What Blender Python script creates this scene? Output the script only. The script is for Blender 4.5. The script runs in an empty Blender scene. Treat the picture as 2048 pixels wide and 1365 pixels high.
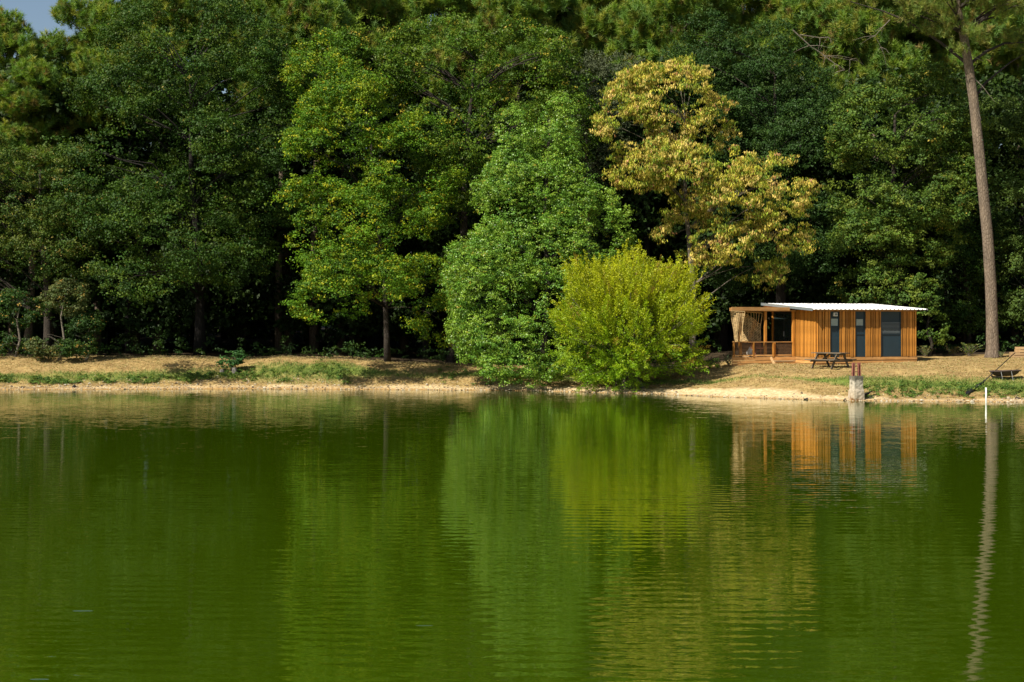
import bpy, math, random
import numpy as np
from mathutils import Vector, Matrix
random.seed(7)
RNG = np.random.default_rng(11)
S = bpy.context.scene
COL = S.collection
PI = math.pi

# ------------------------------------------------------------------ camera, sky, sun, exposure
F, HC, HZ = 3277.0, 3.5, 640.0            # focal length in photo pixels, eye height, horizon row
cam_d = bpy.data.cameras.new('camera'); cam = bpy.data.objects.new('camera', cam_d); COL.objects.link(cam)
cam.location = (0, 0, HC); cam.rotation_euler = (math.radians(90), 0, 0)
cam_d.sensor_width = 36.0; cam_d.lens = 36.0 * F / 2048.0
cam_d.shift_y = -(682.5 - HZ) / 2048.0
cam_d.clip_start = 0.1; cam_d.clip_end = 3000
S.camera = cam
SUN_H = (-0.72, -0.69); SUN_EL = math.radians(48)
W = bpy.data.worlds.new('World'); S.world = W; W.use_nodes = True
nt = W.node_tree; bg = nt.nodes['Background']
sky = nt.nodes.new('ShaderNodeTexSky'); sky.sky_type = 'NISHITA'; sky.sun_disc = False
sky.sun_elevation = SUN_EL; sky.sun_rotation = math.atan2(SUN_H[0], SUN_H[1])
sky.air_density = 1.0; sky.dust_density = 1.2; sky.ozone_density = 1.0
nt.links.new(sky.outputs[0], bg.inputs[0]); bg.inputs[1].default_value = 0.06
sl = bpy.data.lights.new('sun', 'SUN'); sl.energy = 4.9; sl.angle = math.radians(0.5); sl.color = (1.0, 0.93, 0.80)
so = bpy.data.objects.new('sun', sl); COL.objects.link(so)
ce = math.cos(SUN_EL)
to_sun = Vector((SUN_H[0] * ce, SUN_H[1] * ce, math.sin(SUN_EL))).normalized()
so.rotation_euler = to_sun.to_track_quat('Z', 'Y').to_euler(); so.location = (0, 0, 60)
S.view_settings.view_transform = 'Standard'; S.view_settings.look = 'None'
S.view_settings.exposure = 0.68; S.view_settings.gamma = 1.0; S.view_settings.use_curve_mapping = False
S.render.engine = 'CYCLES'
S.cycles.max_bounces = 6; S.cycles.diffuse_bounces = 2; S.cycles.transmission_bounces = 4; S.cycles.transparent_max_bounces = 6

def P(px, py, D):
    return Vector(((px - 1024.0) / F * D, D, HC - (py - HZ) / F * D))

# ------------------------------------------------------------------ tagging and mesh helpers
def tag(o, label=None, cat=None, group=None, kind=None):
    if label: o['label'] = label
    if cat: o['category'] = cat
    if group: o['group'] = group
    if kind: o['kind'] = kind
    return o

def empty(name, loc, rz=0.0):
    o = bpy.data.objects.new(name, None); COL.objects.link(o)
    o.location = loc; o.rotation_euler = (0, 0, rz); o.empty_display_size = 0.3
    return o

class MB:
    def __init__(s): s.v = []; s.f = []
    def box(s, x0, y0, z0, x1, y1, z1):
        n = len(s.v)
        s.v += [(x0,y0,z0),(x1,y0,z0),(x1,y1,z0),(x0,y1,z0),(x0,y0,z1),(x1,y0,z1),(x1,y1,z1),(x0,y1,z1)]
        s.f += [tuple(n+i for i in q) for q in ((0,3,2,1),(4,5,6,7),(0,1,5,4),(1,2,6,5),(2,3,7,6),(3,0,4,7))]
        return s
    def beam(s, a, b, w, h, up=(0,0,1)):
        a = Vector(a); b = Vector(b); d = (b-a).normalized(); up = Vector(up)
        sd = d.cross(up)
        if sd.length < 1e-4: sd = d.cross(Vector((1,0,0)))
        sd.normalize(); u2 = sd.cross(d).normalized(); n = len(s.v)
        for p in (a, b):
            for (i, j) in ((-1,-1),(1,-1),(1,1),(-1,1)): s.v.append(tuple(p + sd*i*w/2 + u2*j*h/2))
        s.f += [tuple(n+i for i in q) for q in ((0,3,2,1),(4,5,6,7),(0,1,5,4),(1,2,6,5),(2,3,7,6),(3,0,4,7))]
        return s
    def tube(s, pts, rad, sides=6, cap=True):
        pts = [Vector(p) for p in pts]; n0 = len(s.v); N = len(pts)
        ref = Vector((0.13, 1, 0.21)).normalized()
        for i, p in enumerate(pts):
            d = (pts[min(i+1,N-1)] - pts[max(i-1,0)]).normalized()
            a = d.cross(ref)
            if a.length < 1e-3: a = d.cross(Vector((1,0,0)))
            a.normalize(); b = d.cross(a)
            r = rad[i] if hasattr(rad, '__len__') else rad
            for k in range(sides):
                t = 2*PI*k/sides
                s.v.append(tuple(p + a*math.cos(t)*r + b*math.sin(t)*r))
        for i in range(N-1):
            for k in range(sides):
                k2 = (k+1) % sides
                s.f.append((n0+i*sides+k, n0+i*sides+k2, n0+(i+1)*sides+k2, n0+(i+1)*sides+k))
        if cap:
            s.f.append(tuple(n0+k for k in range(sides))[::-1]); s.f.append(tuple(n0+(N-1)*sides+k for k in range(sides)))
        return s
    def build(s, name, mat, parent=None, smooth=False, bevel=0.0):
        me = bpy.data.meshes.new(name); me.from_pydata(s.v, [], s.f); me.update()
        if smooth: me.polygons.foreach_set('use_smooth', [True]*len(me.polygons))
        if mat: me.materials.append(mat)
        o = bpy.data.objects.new(name, me); COL.objects.link(o)
        if parent: o.parent = parent
        if bevel:
            m = o.modifiers.new('bevel', 'BEVEL'); m.width = bevel; m.segments = 1
        return o

def np_mesh(name, V, nper, mat, cols=None, parent=None, smooth=False):
    """V: (nfaces*nper,3) separate faces with nper corners each; cols per face."""
    nv = len(V); nf = nv // nper
    me = bpy.data.meshes.new(name)
    me.vertices.add(nv); me.vertices.foreach_set('co', np.ascontiguousarray(V, dtype=np.float32).ravel())
    me.loops.add(nv); me.loops.foreach_set('vertex_index', np.arange(nv, dtype=np.int32))
    me.polygons.add(nf); me.polygons.foreach_set('loop_start', np.arange(0, nv, nper, dtype=np.int32))
    me.update(calc_edges=True)
    if cols is not None:
        a = me.attributes.new('tint', 'FLOAT_COLOR', 'FACE')
        c = np.ones((nf, 4), dtype=np.float32); c[:, :3] = cols; a.data.foreach_set('color', c.ravel())
    if mat: me.materials.append(mat)
    o = bpy.data.objects.new(name, me); COL.objects.link(o)
    if parent: o.parent = parent
    return o

def grid_mesh(name, X, Y, Z, mat, attrs=None, smooth=True):
    ny, nx = X.shape
    V = np.stack([X, Y, Z], -1).reshape(-1, 3)
    i = np.arange(ny-1)[:, None]*nx + np.arange(nx-1)[None, :]
    Q = np.stack([i, i+1, i+nx+1, i+nx], -1).reshape(-1, 4)
    me = bpy.data.meshes.new(name)
    me.vertices.add(len(V)); me.vertices.foreach_set('co', V.astype(np.float32).ravel())
    me.loops.add(Q.size); me.loops.foreach_set('vertex_index', Q.astype(np.int32).ravel())
    me.polygons.add(len(Q)); me.polygons.foreach_set('loop_start', np.arange(0, Q.size, 4, dtype=np.int32))
    me.update(calc_edges=True)
    if smooth: me.polygons.foreach_set('use_smooth', np.ones(len(Q), dtype=bool))
    for k, a in (attrs or {}).items():
        t = me.attributes.new(k, 'FLOAT', 'POINT'); t.data.foreach_set('value', a.astype(np.float32).ravel())
    me.materials.append(mat)
    o = bpy.data.objects.new(name, me); COL.objects.link(o)
    return o

def _h(ix, iy, seed):
    n = (ix.astype(np.int64)*374761393 + iy.astype(np.int64)*668265263 + seed*1442695041) & 0xffffffff
    n = ((n ^ (n >> 13)) * 1274126177) & 0xffffffff
    return ((n ^ (n >> 16)) & 0xffff) / 65535.0
def vnoise(x, y, seed=0, octs=3):
    r = 0; amp = 0.5; tot = 0
    for o in range(octs):
        ix = np.floor(x); iy = np.floor(y); fx = x-ix; fy = y-iy
        fx = fx*fx*(3-2*fx); fy = fy*fy*(3-2*fy)
        a = _h(ix, iy, seed+o); b = _h(ix+1, iy, seed+o); c = _h(ix, iy+1, seed+o); d = _h(ix+1, iy+1, seed+o)
        r = r + amp*((a*(1-fx)+b*fx)*(1-fy) + (c*(1-fx)+d*fx)*fy); tot += amp
        amp *= .5; x = x*2.03+7.1; y = y*2.03+3.3
    return r/tot

# ------------------------------------------------------------------ materials
def new_mat(name):
    m = bpy.data.materials.new(name); m.use_nodes = True
    t = m.node_tree; b = t.nodes['Principled BSDF']
    return m, t, b
def N(t, kind, **kw):
    n = t.nodes.new(kind)
    for k, v in kw.items():
        if isinstance(k, str) and hasattr(n, k): setattr(n, k, v)
    return n
def ramp(t, stops):
    r = t.nodes.new('ShaderNodeValToRGB'); e = r.color_ramp.elements
    while len(e) > 1: e.remove(e[-1])
    for i, (p, c) in enumerate(stops):
        el = e[0] if i == 0 else e.new(p)
        el.position = p; el.color = (c[0], c[1], c[2], 1)
    return r
def noise(t, scale, detail=4, rough=.6, coord=None, vscale=None, kind='Object'):
    tc = t.nodes.new('ShaderNodeTexCoord'); n = t.nodes.new('ShaderNodeTexNoise')
    n.inputs['Scale'].default_value = scale; n.inputs['Detail'].default_value = detail; n.inputs['Roughness'].default_value = rough
    src = tc.outputs[kind]
    if vscale:
        mp = t.nodes.new('ShaderNodeMapping'); mp.inputs['Scale'].default_value = vscale
        t.links.new(src, mp.inputs[0]); src = mp.outputs[0]
    t.links.new(src, n.inputs['Vector'])
    return n
def bump(t, b, src, dist=.01, strength=1.0):
    bp = t.nodes.new('ShaderNodeBump'); bp.inputs['Distance'].default_value = dist; bp.inputs['Strength'].default_value = strength
    t.links.new(src, bp.inputs['Height']); t.links.new(bp.outputs[0], b.inputs['Normal'])
    return bp

def leaf_mat(name, rough=.42, spec=.45, trans=.17, tcol=(1.25, 1.35, .45)):
    m, t, b = new_mat(name)
    a = N(t, 'ShaderNodeAttribute', attribute_name='tint')
    t.links.new(a.outputs['Color'], b.inputs['Base Color'])
    b.inputs['Roughness'].default_value = rough; b.inputs['Specular IOR Level'].default_value = spec
    tr = t.nodes.new('ShaderNodeBsdfTranslucent'); mx = t.nodes.new('ShaderNodeMixShader')
    mc = t.nodes.new('ShaderNodeMix'); mc.data_type = 'RGBA'; mc.blend_type = 'MULTIPLY'; mc.inputs[0].default_value = 1
    t.links.new(a.outputs['Color'], mc.inputs[6]); mc.inputs[7].default_value = (*tcol, 1)
    t.links.new(mc.outputs[2], tr.inputs['Color'])
    mx.inputs[0].default_value = trans
    t.links.new(b.outputs[0], mx.inputs[1]); t.links.new(tr.outputs[0], mx.inputs[2])
    t.links.new(mx.outputs[0], t.nodes['Material Output'].inputs[0])
    return m
M_leaf = leaf_mat('broad_leaf', rough=.55, spec=.16)
M_gloss = leaf_mat('glossy_leaf', rough=.42, spec=.34, trans=.2)
M_dryleaf = leaf_mat('dry_leaf', rough=.6, spec=.25, trans=.25, tcol=(1.1, 1.0, .6))
M_needle = leaf_mat('pine_needle', rough=.55, spec=.25, trans=.3)
M_grass = leaf_mat('grass_blade', rough=.6, spec=.2, trans=.2, tcol=(1.1, 1.1, .6))

def bark_mat(name, c0, c1, sc=6.0, vs=(1, 1, .25)):
    m, t, b = new_mat(name)
    n = noise(t, sc, 8, .7, vscale=vs); r = ramp(t, [(.3, c0), (.7, c1)])
    t.links.new(n.outputs[0], r.inputs[0])
    v = t.nodes.new('ShaderNodeTexVoronoi'); v.inputs['Scale'].default_value = sc*3.2; v.feature = 'DISTANCE_TO_EDGE'
    tc = t.nodes.new('ShaderNodeTexCoord'); mp = t.nodes.new('ShaderNodeMapping'); mp.inputs['Scale'].default_value = (1, 1, .35)
    t.links.new(tc.outputs['Object'], mp.inputs[0]); t.links.new(mp.outputs[0], v.inputs['Vector'])
    r2 = ramp(t, [(.0, (.5, .46, .42)), (.2, (1, 1, 1))]); t.links.new(v.outputs[0], r2.inputs[0])
    mc = t.nodes.new('ShaderNodeMix'); mc.data_type = 'RGBA'; mc.blend_type = 'MULTIPLY'; mc.inputs[0].default_value = .8
    t.links.new(r.outputs[0], mc.inputs[6]); t.links.new(r2.outputs[0], mc.inputs[7]); t.links.new(mc.outputs[2], b.inputs['Base Color'])
    b.inputs['Roughness'].default_value = .9
    bump(t, b, r2.outputs[0], .03, 1)
    return m
M_bark = bark_mat('dark_bark', (.022, .017, .012), (.06, .045, .032))
M_pinebark = bark_mat('pine_bark', (.085, .064, .046), (.27, .205, .145), 3.6)
M_shadebark = bark_mat('painted_shade_bark', (.010, .008, .006), (.028, .021, .015))  # darker copy of the bark, with the shade under the crowns painted in
M_twig = bark_mat('pale_twig', (.14, .12, .09), (.30, .26, .2), 9)
M_stump = bark_mat('stump_wood', (.2, .18, .16), (.4, .37, .33), 12)

def wood_mat(name, dark, light, axis=2, rough=.55, knots=True):
    m, t, b = new_mat(name)
    vs = [14, 14, 14]; vs[axis] = .9
    n = noise(t, 1.6, 6, .65, vscale=tuple(vs)); r = ramp(t, [(.28, dark), (.5, [(a+c)/2 for a, c in zip(dark, light)]), (.75, light)])
    t.links.new(n.outputs[0], r.inputs[0])
    oi = t.nodes.new('ShaderNodeObjectInfo'); mr = t.nodes.new('ShaderNodeMapRange')
    mr.inputs['To Min'].default_value = .62; mr.inputs['To Max'].default_value = 1.22
    t.links.new(oi.outputs['Random'], mr.inputs[0])
    n2 = noise(t, 2.2, 3, .5); mr2 = t.nodes.new('ShaderNodeMapRange'); mr2.inputs['To Min'].default_value = .6; mr2.inputs['To Max'].default_value = 1.35
    t.links.new(n2.outputs[0], mr2.inputs[0])
    mu = t.nodes.new('ShaderNodeMath'); mu.operation = 'MULTIPLY'; t.links.new(mr.outputs[0], mu.inputs[0]); t.links.new(mr2.outputs[0], mu.inputs[1])
    vm = t.nodes.new('ShaderNodeVectorMath'); vm.operation = 'SCALE'
    t.links.new(r.outputs[0], vm.inputs[0]); t.links.new(mu.outputs[0], vm.inputs['Scale']); t.links.new(vm.outputs[0], b.inputs['Base Color'])
    b.inputs['Roughness'].default_value = rough; b.inputs['Specular IOR Level'].default_value = .3
    bump(t, b, n.outputs[0], .004, 1)
    return m
M_woodv = wood_mat('cladding_wood', (.30, .115, .016), (.62, .275, .050), 2)
M_woodh = wood_mat('trim_wood', (.38, .18, .055), (.68, .38, .14), 0)
M_woody = wood_mat('depth_wood', (.38, .18, .055), (.68, .38, .14), 1)
M_greywood = wood_mat('weathered_wood', (.06, .045, .03), (.20, .16, .11), 0, .8)
M_plank = wood_mat('pale_plank', (.36, .22, .10), (.6, .42, .22), 0, .7)

def flat_mat(name, col, rough=.5, metal=0.0, var=.25, sc=5, spec=.5):
    m, t, b = new_mat(name)
    n = noise(t, sc, 5, .6)
    r = ramp(t, [(.3, [c*(1-var) for c in col]), (.7, [min(1, c*(1+var)) for c in col])])
    t.links.new(n.outputs[0], r.inputs[0]); t.links.new(r.outputs[0], b.inputs['Base Color'])
    b.inputs['Roughness'].default_value = rough; b.inputs['Metallic'].default_value = metal; b.inputs['Specular IOR Level'].default_value = spec
    return m
M_backing = flat_mat('dark_backing', (.018, .012, .008), .9)
M_panel = flat_mat('slate_blue_panel', (.014, .032, .044), .45, var=.12, sc=2)
M_roof = flat_mat('white_roof_sheet', (.80, .80, .79), .4, var=.06, sc=1.2)
M_flash = flat_mat('grey_flashing', (.16, .19, .20), .4, var=.1)
M_white = flat_mat('white_plastic', (.75, .74, .70), .4, var=.05)
M_net = flat_mat('reed_fibre', (.48, .33, .15), .8, var=.35, sc=9)
M_wire = flat_mat('brown_bar', (.14, .08, .04), .6)
M_black = flat_mat('black_nylon', (.010, .011, .014), .5, var=.3)
M_darktube = flat_mat('dark_tube', (.03, .03, .033), .35, .5)
M_steel = flat_mat('pale_steel', (.45, .45, .44), .35, .7)
M_brownfab = flat_mat('brown_fabric', (.055, .035, .028), .8, var=.3)
M_rust = flat_mat('rusty_steel', (.22, .075, .055), .8, .1, var=.45, sc=14)
M_chair = flat_mat('reddish_chair_wood', (.30, .11, .06), .7)
M_rock = flat_mat('pale_stone', (.36, .29, .19), .9, var=.35, sc=12)
M_drift = flat_mat('dark_driftwood', (.035, .027, .02), .9, var=.4, sc=20)
def glass():
    m, t, b = new_mat('window_glass')
    b.inputs['Base Color'].default_value = (.02, .03, .03, 1); b.inputs['Roughness'].default_value = .03
    b.inputs['Specular IOR Level'].default_value = 1.0; b.inputs['IOR'].default_value = 1.6
    n = noise(t, 1.3, 2, .5); bump(t, b, n.outputs[0], .02, .5)
    return m
M_glass = glass()
M_blind = flat_mat('pale_blind', (.30, .36, .33), .25, var=.15, sc=3)

def concrete():
    m, t, b = new_mat('weathered_concrete')
    n = noise(t, 5, 8, .7); r = ramp(t, [(.3, (.26, .22, .16)), (.55, (.46, .41, .33)), (.75, (.62, .57, .47))])
    t.links.new(n.outputs[0], r.inputs[0])
    tc = t.nodes.new('ShaderNodeTexCoord'); sp = t.nodes.new('ShaderNodeSeparateXYZ'); t.links.new(tc.outputs['Object'], sp.inputs[0])
    n2 = noise(t, 3, 5, .7); ad = t.nodes.new('ShaderNodeMath'); ad.operation = 'MULTIPLY_ADD'
    t.links.new(n2.outputs[0], ad.inputs[0]); ad.inputs[1].default_value = .9; t.links.new(sp.outputs[2], ad.inputs[2])
    r2 = ramp(t, [(.0, (.5, .28, .12)), (.06, (1, .9, .8)), (.5, (1, 1, 1)), (.56, (.32, .33, .31)), (1, (.30, .31, .29))])
    mr = t.nodes.new('ShaderNodeMapRange'); mr.inputs['From Min'].default_value = .45; mr.inputs['From Max'].default_value = 2.0
    t.links.new(ad.outputs[0], mr.inputs[0]); t.links.new(mr.outputs[0], r2.inputs[0])
    mc = t.nodes.new('ShaderNodeMix'); mc.data_type = 'RGBA'; mc.blend_type = 'MULTIPLY'; mc.inputs[0].default_value = 1
    t.links.new(r.outputs[0], mc.inputs[6]); t.links.new(r2.outputs[0], mc.inputs[7]); t.links.new(mc.outputs[2], b.inputs['Base Color'])
    b.inputs['Roughness'].default_value = .95
    bump(t, b, n.outputs[0], .03, 1)
    return m
M_conc = concrete()

def ground_mat():
    m, t, b = new_mat('bank_ground')
    def att(n): return N(t, 'ShaderNodeAttribute', attribute_name=n).outputs['Fac']
    n1 = noise(t, 1.1, 8, .75); n2 = noise(t, 9, 7, .72, vscale=(.7, .7, 1)); n3 = noise(t, .35, 4, .6)
    dry = ramp(t, [(.25, (.17, .11, .042)), (.42, (.27, .185, .078)), (.6, (.37, .265, .118)), (.8, (.49, .38, .19))])
    t.links.new(n2.outputs[0], dry.inputs[0])
    pt = ramp(t, [(.35, (.62, .58, .5)), (.6, (1.1, 1.08, 1.0))]); t.links.new(n1.outputs[0], pt.inputs[0])
    m0 = t.nodes.new('ShaderNodeMix'); m0.data_type = 'RGBA'; m0.blend_type = 'MULTIPLY'; m0.inputs[0].default_value = 1
    t.links.new(dry.outputs[0], m0.inputs[6]); t.links.new(pt.outputs[0], m0.inputs[7])
    grn = ramp(t, [(.3, (.05, .085, .012)), (.7, (.17, .22, .035))]); t.links.new(n2.outputs[0], grn.inputs[0])
    snd = ramp(t, [(.25, (.30, .20, .10)), (.5, (.52, .39, .21)), (.72, (.68, .55, .35))]); t.links.new(n2.outputs[0], snd.inputs[0])
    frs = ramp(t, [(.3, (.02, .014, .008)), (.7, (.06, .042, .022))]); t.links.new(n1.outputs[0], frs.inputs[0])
    def mixc(a, c, fac):
        x = t.nodes.new('ShaderNodeMix'); x.data_type = 'RGBA'
        t.links.new(fac, x.inputs[0]); t.links.new(a, x.inputs[6]); t.links.new(c, x.inputs[7]); return x.outputs[2]
    def edge(src, nz, k):
        a = t.nodes.new('ShaderNodeMath'); a.operation = 'MULTIPLY_ADD'; t.links.new(nz, a.inputs[0]); a.inputs[1].default_value = k
        s2 = t.nodes.new('ShaderNodeMath'); s2.operation = 'ADD'; s2.use_clamp = True; s2.inputs[1].default_value = -k*.5
        t.links.new(src, a.inputs[2]); t.links.new(a.outputs[0], s2.inputs[0]); return s2.outputs[0]
    c = mixc(m0.outputs[2], grn.outputs[0], edge(att('green'), n2.outputs[0], .9))
    c = mixc(c, snd.outputs[0], edge(att('sand'), n2.outputs[0], .8))
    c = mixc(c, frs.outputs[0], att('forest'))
    wet = t.nodes.new('ShaderNodeMix'); wet.data_type = 'RGBA'; wet.blend_type = 'MULTIPLY'
    t.links.new(att('wet'), wet.inputs[0]); t.links.new(c, wet.inputs[6]); wet.inputs[7].default_value = (.62, .48, .30, 1)
    t.links.new(wet.outputs[2], b.inputs['Base Color'])
    b.inputs['Roughness'].default_value = .95; b.inputs['Specular IOR Level'].default_value = .15
    bump(t, b, n2.outputs[0], .025, 1)
    return m
M_ground = ground_mat()

def water_mat():
    m, t, b = new_mat('lake_water')
    b.inputs['Base Color'].default_value = (.027, .052, .0003, 1)
    b.inputs['Roughness'].default_value = .02; b.inputs['IOR'].default_value = 2.3; b.inputs['Specular Tint'].default_value = (.95, 1, .6, 1)
    tc = t.nodes.new('ShaderNodeTexCoord')
    def slope(scale, vs, k, detail=2):
        mp = t.nodes.new('ShaderNodeMapping'); mp.inputs['Scale'].default_value = vs; t.links.new(tc.outputs['Object'], mp.inputs[0])
        n = t.nodes.new('ShaderNodeTexNoise'); n.inputs['Scale'].default_value = scale; n.inputs['Detail'].default_value = detail
        t.links.new(mp.outputs[0], n.inputs['Vector'])
        s = t.nodes.new('ShaderNodeVectorMath'); s.operation = 'SUBTRACT'; s.inputs[1].default_value = (.5, .5, .5); t.links.new(n.outputs['Color'], s.inputs[0])
        q = t.nodes.new('ShaderNodeVectorMath'); q.operation = 'MULTIPLY'; q.inputs[1].default_value = k; t.links.new(s.outputs[0], q.inputs[0])
        return q.outputs[0]
    def vadd(a, c):
        x = t.nodes.new('ShaderNodeVectorMath'); x.operation = 'ADD'; t.links.new(a, x.inputs[0]); t.links.new(c, x.inputs[1]); return x.outputs[0]
    A = slope(1.0, (1.3, 3.2, 1), (.020, .036, 0), 2)
    Bq = slope(1.0, (6, 17, 1), (.020, .050, 0), 3)
    # long regular ripples whose crests run across the view
    wv = t.nodes.new('ShaderNodeTexWave'); wv.wave_type = 'BANDS'; wv.bands_direction = 'Y'; wv.wave_profile = 'SIN'
    wv.inputs['Scale'].default_value = .75; wv.inputs['Distortion'].default_value = 3.5; wv.inputs['Detail'].default_value = 2
    wv.inputs['Detail Scale'].default_value = .35
    mp = t.nodes.new('ShaderNodeMapping'); mp.inputs['Rotation'].default_value = (0, 0, .06); mp.inputs['Scale'].default_value = (.6, 1, 1)
    t.links.new(tc.outputs['Object'], mp.inputs[0]); t.links.new(mp.outputs[0], wv.inputs['Vector'])
    ws = t.nodes.new('ShaderNodeMath'); ws.operation = 'SUBTRACT'; ws.inputs[1].default_value = .5; t.links.new(wv.outputs['Fac'], ws.inputs[0])
    patch = t.nodes.new('ShaderNodeTexNoise'); patch.inputs['Scale'].default_value = .09; patch.inputs['Detail'].default_value = 3
    mp2 = t.nodes.new('ShaderNodeMapping'); mp2.inputs['Scale'].default_value = (1, 1.0, 1); t.links.new(tc.outputs['Object'], mp2.inputs[0]); t.links.new(mp2.outputs[0], patch.inputs['Vector'])
    pr = t.nodes.new('ShaderNodeMapRange'); pr.inputs['From Min'].default_value = .35; pr.inputs['From Max'].default_value = .65
    pr.inputs['To Min'].default_value = .25; pr.inputs['To Max'].default_value = 1.0; t.links.new(patch.outputs[0], pr.inputs[0])
    wm = t.nodes.new('ShaderNodeMath'); wm.operation = 'MULTIPLY'; t.links.new(ws.outputs[0], wm.inputs[0]); t.links.new(pr.outputs[0], wm.inputs[1])
    wk = t.nodes.new('ShaderNodeMath'); wk.operation = 'MULTIPLY'; wk.inputs[1].default_value = .030; t.links.new(wm.outputs[0], wk.inputs[0])
    wc = t.nodes.new('ShaderNodeCombineXYZ'); t.links.new(wk.outputs[0], wc.inputs[1]); wc.inputs[2].default_value = 1
    tot = vadd(vadd(A, Bq), wc.outputs[0])
    # three small swirls where a fish has stirred the surface
    for (x0, y0, a_, b_) in ((-5.16, 19.7, .16, .05), (-1.0, 18.75, .14, .03), (-4.6, 15.95, .10, .03)):
        m3 = t.nodes.new('ShaderNodeMapping'); m3.vector_type = 'TEXTURE'; m3.inputs['Location'].default_value = (x0, y0, 0); m3.inputs['Scale'].default_value = (a_, b_, 1)
        t.links.new(tc.outputs['Object'], m3.inputs[0])
        ln = t.nodes.new('ShaderNodeVectorMath'); ln.operation = 'LENGTH'; t.links.new(m3.outputs[0], ln.inputs[0])
        mr = t.nodes.new('ShaderNodeMapRange'); mr.inputs['From Min'].default_value = .3; mr.inputs['From Max'].default_value = 1; mr.inputs['To Min'].default_value = -.16; mr.inputs['To Max'].default_value = 0
        t.links.new(ln.outputs['Value'], mr.inputs[0]); cx_ = t.nodes.new('ShaderNodeCombineXYZ'); t.links.new(mr.outputs[0], cx_.inputs[1]); tot = vadd(tot, cx_.outputs[0])
    nn = t.nodes.new('ShaderNodeVectorMath'); nn.operation = 'NORMALIZE'; t.links.new(tot, nn.inputs[0])
    t.links.new(nn.outputs[0], b.inputs['Normal'])
    return m
M_water = water_mat()

# ------------------------------------------------------------------ terrain
shore_px = np.array([-1500, -400, 0, 300, 500, 800, 1000, 1150, 1280, 1450, 1700, 2048, 2500, 3600.])
shore_py = np.array([ 781,  780, 780, 779, 778, 780, 781.5, 785, 788, 795, 802, 805, 806, 806.])
shore_D = F*HC/(shore_py-HZ); shore_X = (shore_px-1024)/F*shore_D
cr_px = np.array([-1500, 0, 200, 400, 470, 560, 700, 800, 950, 1150, 1300, 1400, 1500, 1640, 1850, 2048, 3600.])
cr_py = np.array([ 716, 716, 715, 718, 722, 714, 720, 727, 734, 742, 744, 738, 733.5, 731, 729, 727, 726.])
cr_D  = np.array([ 87, 87, 88, 88, 87.5, 88.5, 87.5, 87, 86, 85, 84, 82.5, 79.5, 79, 79, 79.5, 80.])
cr_X = (cr_px-1024)/F*cr_D; cr_Z = HC-(cr_py-HZ)/F*cr_D
def land_s(X, Y):
    far = Y - np.interp(X, shore_X, shore_D) + (vnoise(X*.9+3, Y*.9, 5, 3)-.5)*.5
    return np.maximum(np.maximum(far, 5.0-Y), np.abs(X)-130.0)
def height(X, Y, detail=True):
    X = np.asarray(X, float); Y = np.asarray(Y, float)
    s = land_s(X, Y)
    Dc = np.interp(X, cr_X, cr_D); Zc = np.interp(X, cr_X, cr_Z)
    L = np.clip(Dc - np.interp(X, shore_X, shore_D), 3.5, 12)
    t = s/L
    z = np.interp(t, [-1, -.15, 0, .1, .25, .6, .85, 1.0], [-.9, -.2, 0, .09, .28, .76, .96, 1.0])*Zc
    back = np.interp(X, [10, 12, 21, 30], [0.0, .022, .022, .045])*np.clip(s-L, 0, 9)
    hill = 0.035*np.clip(s-L-14, 0, 200)
    z = z + back + hill
    if detail:
        k = np.clip(t*5, 0, 1)*np.where(s < 14, 1, .5)
        z = z + k*((vnoise(X*.45, Y*.6, 21, 3)-.5)*.22 + (vnoise(X*2.1, Y*2.8, 31, 3)-.5)*.13)
        z = z + np.clip(1-np.abs(t-.12)*6, 0, 1)*(vnoise(X*3.2, Y*4.5, 41, 3)-.5)*.12
    return z
def gz(x, y): return float(height(np.array([x]), np.array([y]))[0])
def edges(a, b, d, lo, hi):
    mid = np.arange(a, b+1e-6, d)
    def grow(start, end, sgn):
        out = []; p = start; st = d*2
        while (end-p)*sgn > 0: p += sgn*st; out.append(p); st *= 1.28
        return out
    return np.array(grow(a, lo, -1)[::-1] + list(mid) + grow(b, hi, 1))
gx = edges(-33, 33, .17, -600, 600); gy = edges(67, 94, .14, -200, 700)
GX, GY = np.meshgrid(gx, gy); GS = land_s(GX, GY); GZ = height(GX, GY)
GPX = GX/np.maximum(GY, 10)*F+1024
nz = vnoise(GX*.5, GY*.7, 61, 3); nz2 = vnoise(GX*.25, GY*.5, 77, 3)
sandw = np.interp(GPX, [-400, 0, 300, 700, 830, 1000, 1200, 1300, 1450, 1650, 1800, 2048], [.6, .6, .6, .6, .9, 1.2, 1.6, 1.9, 2.1, 1.5, .9, .8])
a_sand = np.clip((sandw - GS + (nz-.5)*1.4)/.5, 0, 1)
grc = np.interp(GPX, [-400, 0, 500, 700, 900, 1500, 2048], [1.7, 1.7, 2.2, 2.6, 2.4, 4.0, 3.0])
grw = np.interp(GPX, [-400, 0, 300, 480, 560, 680, 760, 1000, 1400, 1560, 1640, 1730, 1850, 2048], [.8, .8, .7, 1.0, 1.9, 1.8, .5, .7, .6, .2, .7, 1.3, 1.8, 2.0])
a_green = np.clip(1.25*(1-np.abs(GS-grc)/(grw*(.6+.9*nz))), 0, 1)*np.clip(.2+1.5*nz2, 0, 1)
Lg = np.interp(GX, cr_X, cr_D)
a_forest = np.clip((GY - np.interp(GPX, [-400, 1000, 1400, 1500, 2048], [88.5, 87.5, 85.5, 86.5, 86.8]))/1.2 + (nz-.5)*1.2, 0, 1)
a_wet = np.clip(1-np.abs(GS)/.5, 0, 1)
tag(grid_mesh('ground', GX, GY, GZ, M_ground, dict(sand=a_sand, green=a_green, forest=a_forest, wet=a_wet)), kind='structure')
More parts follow.
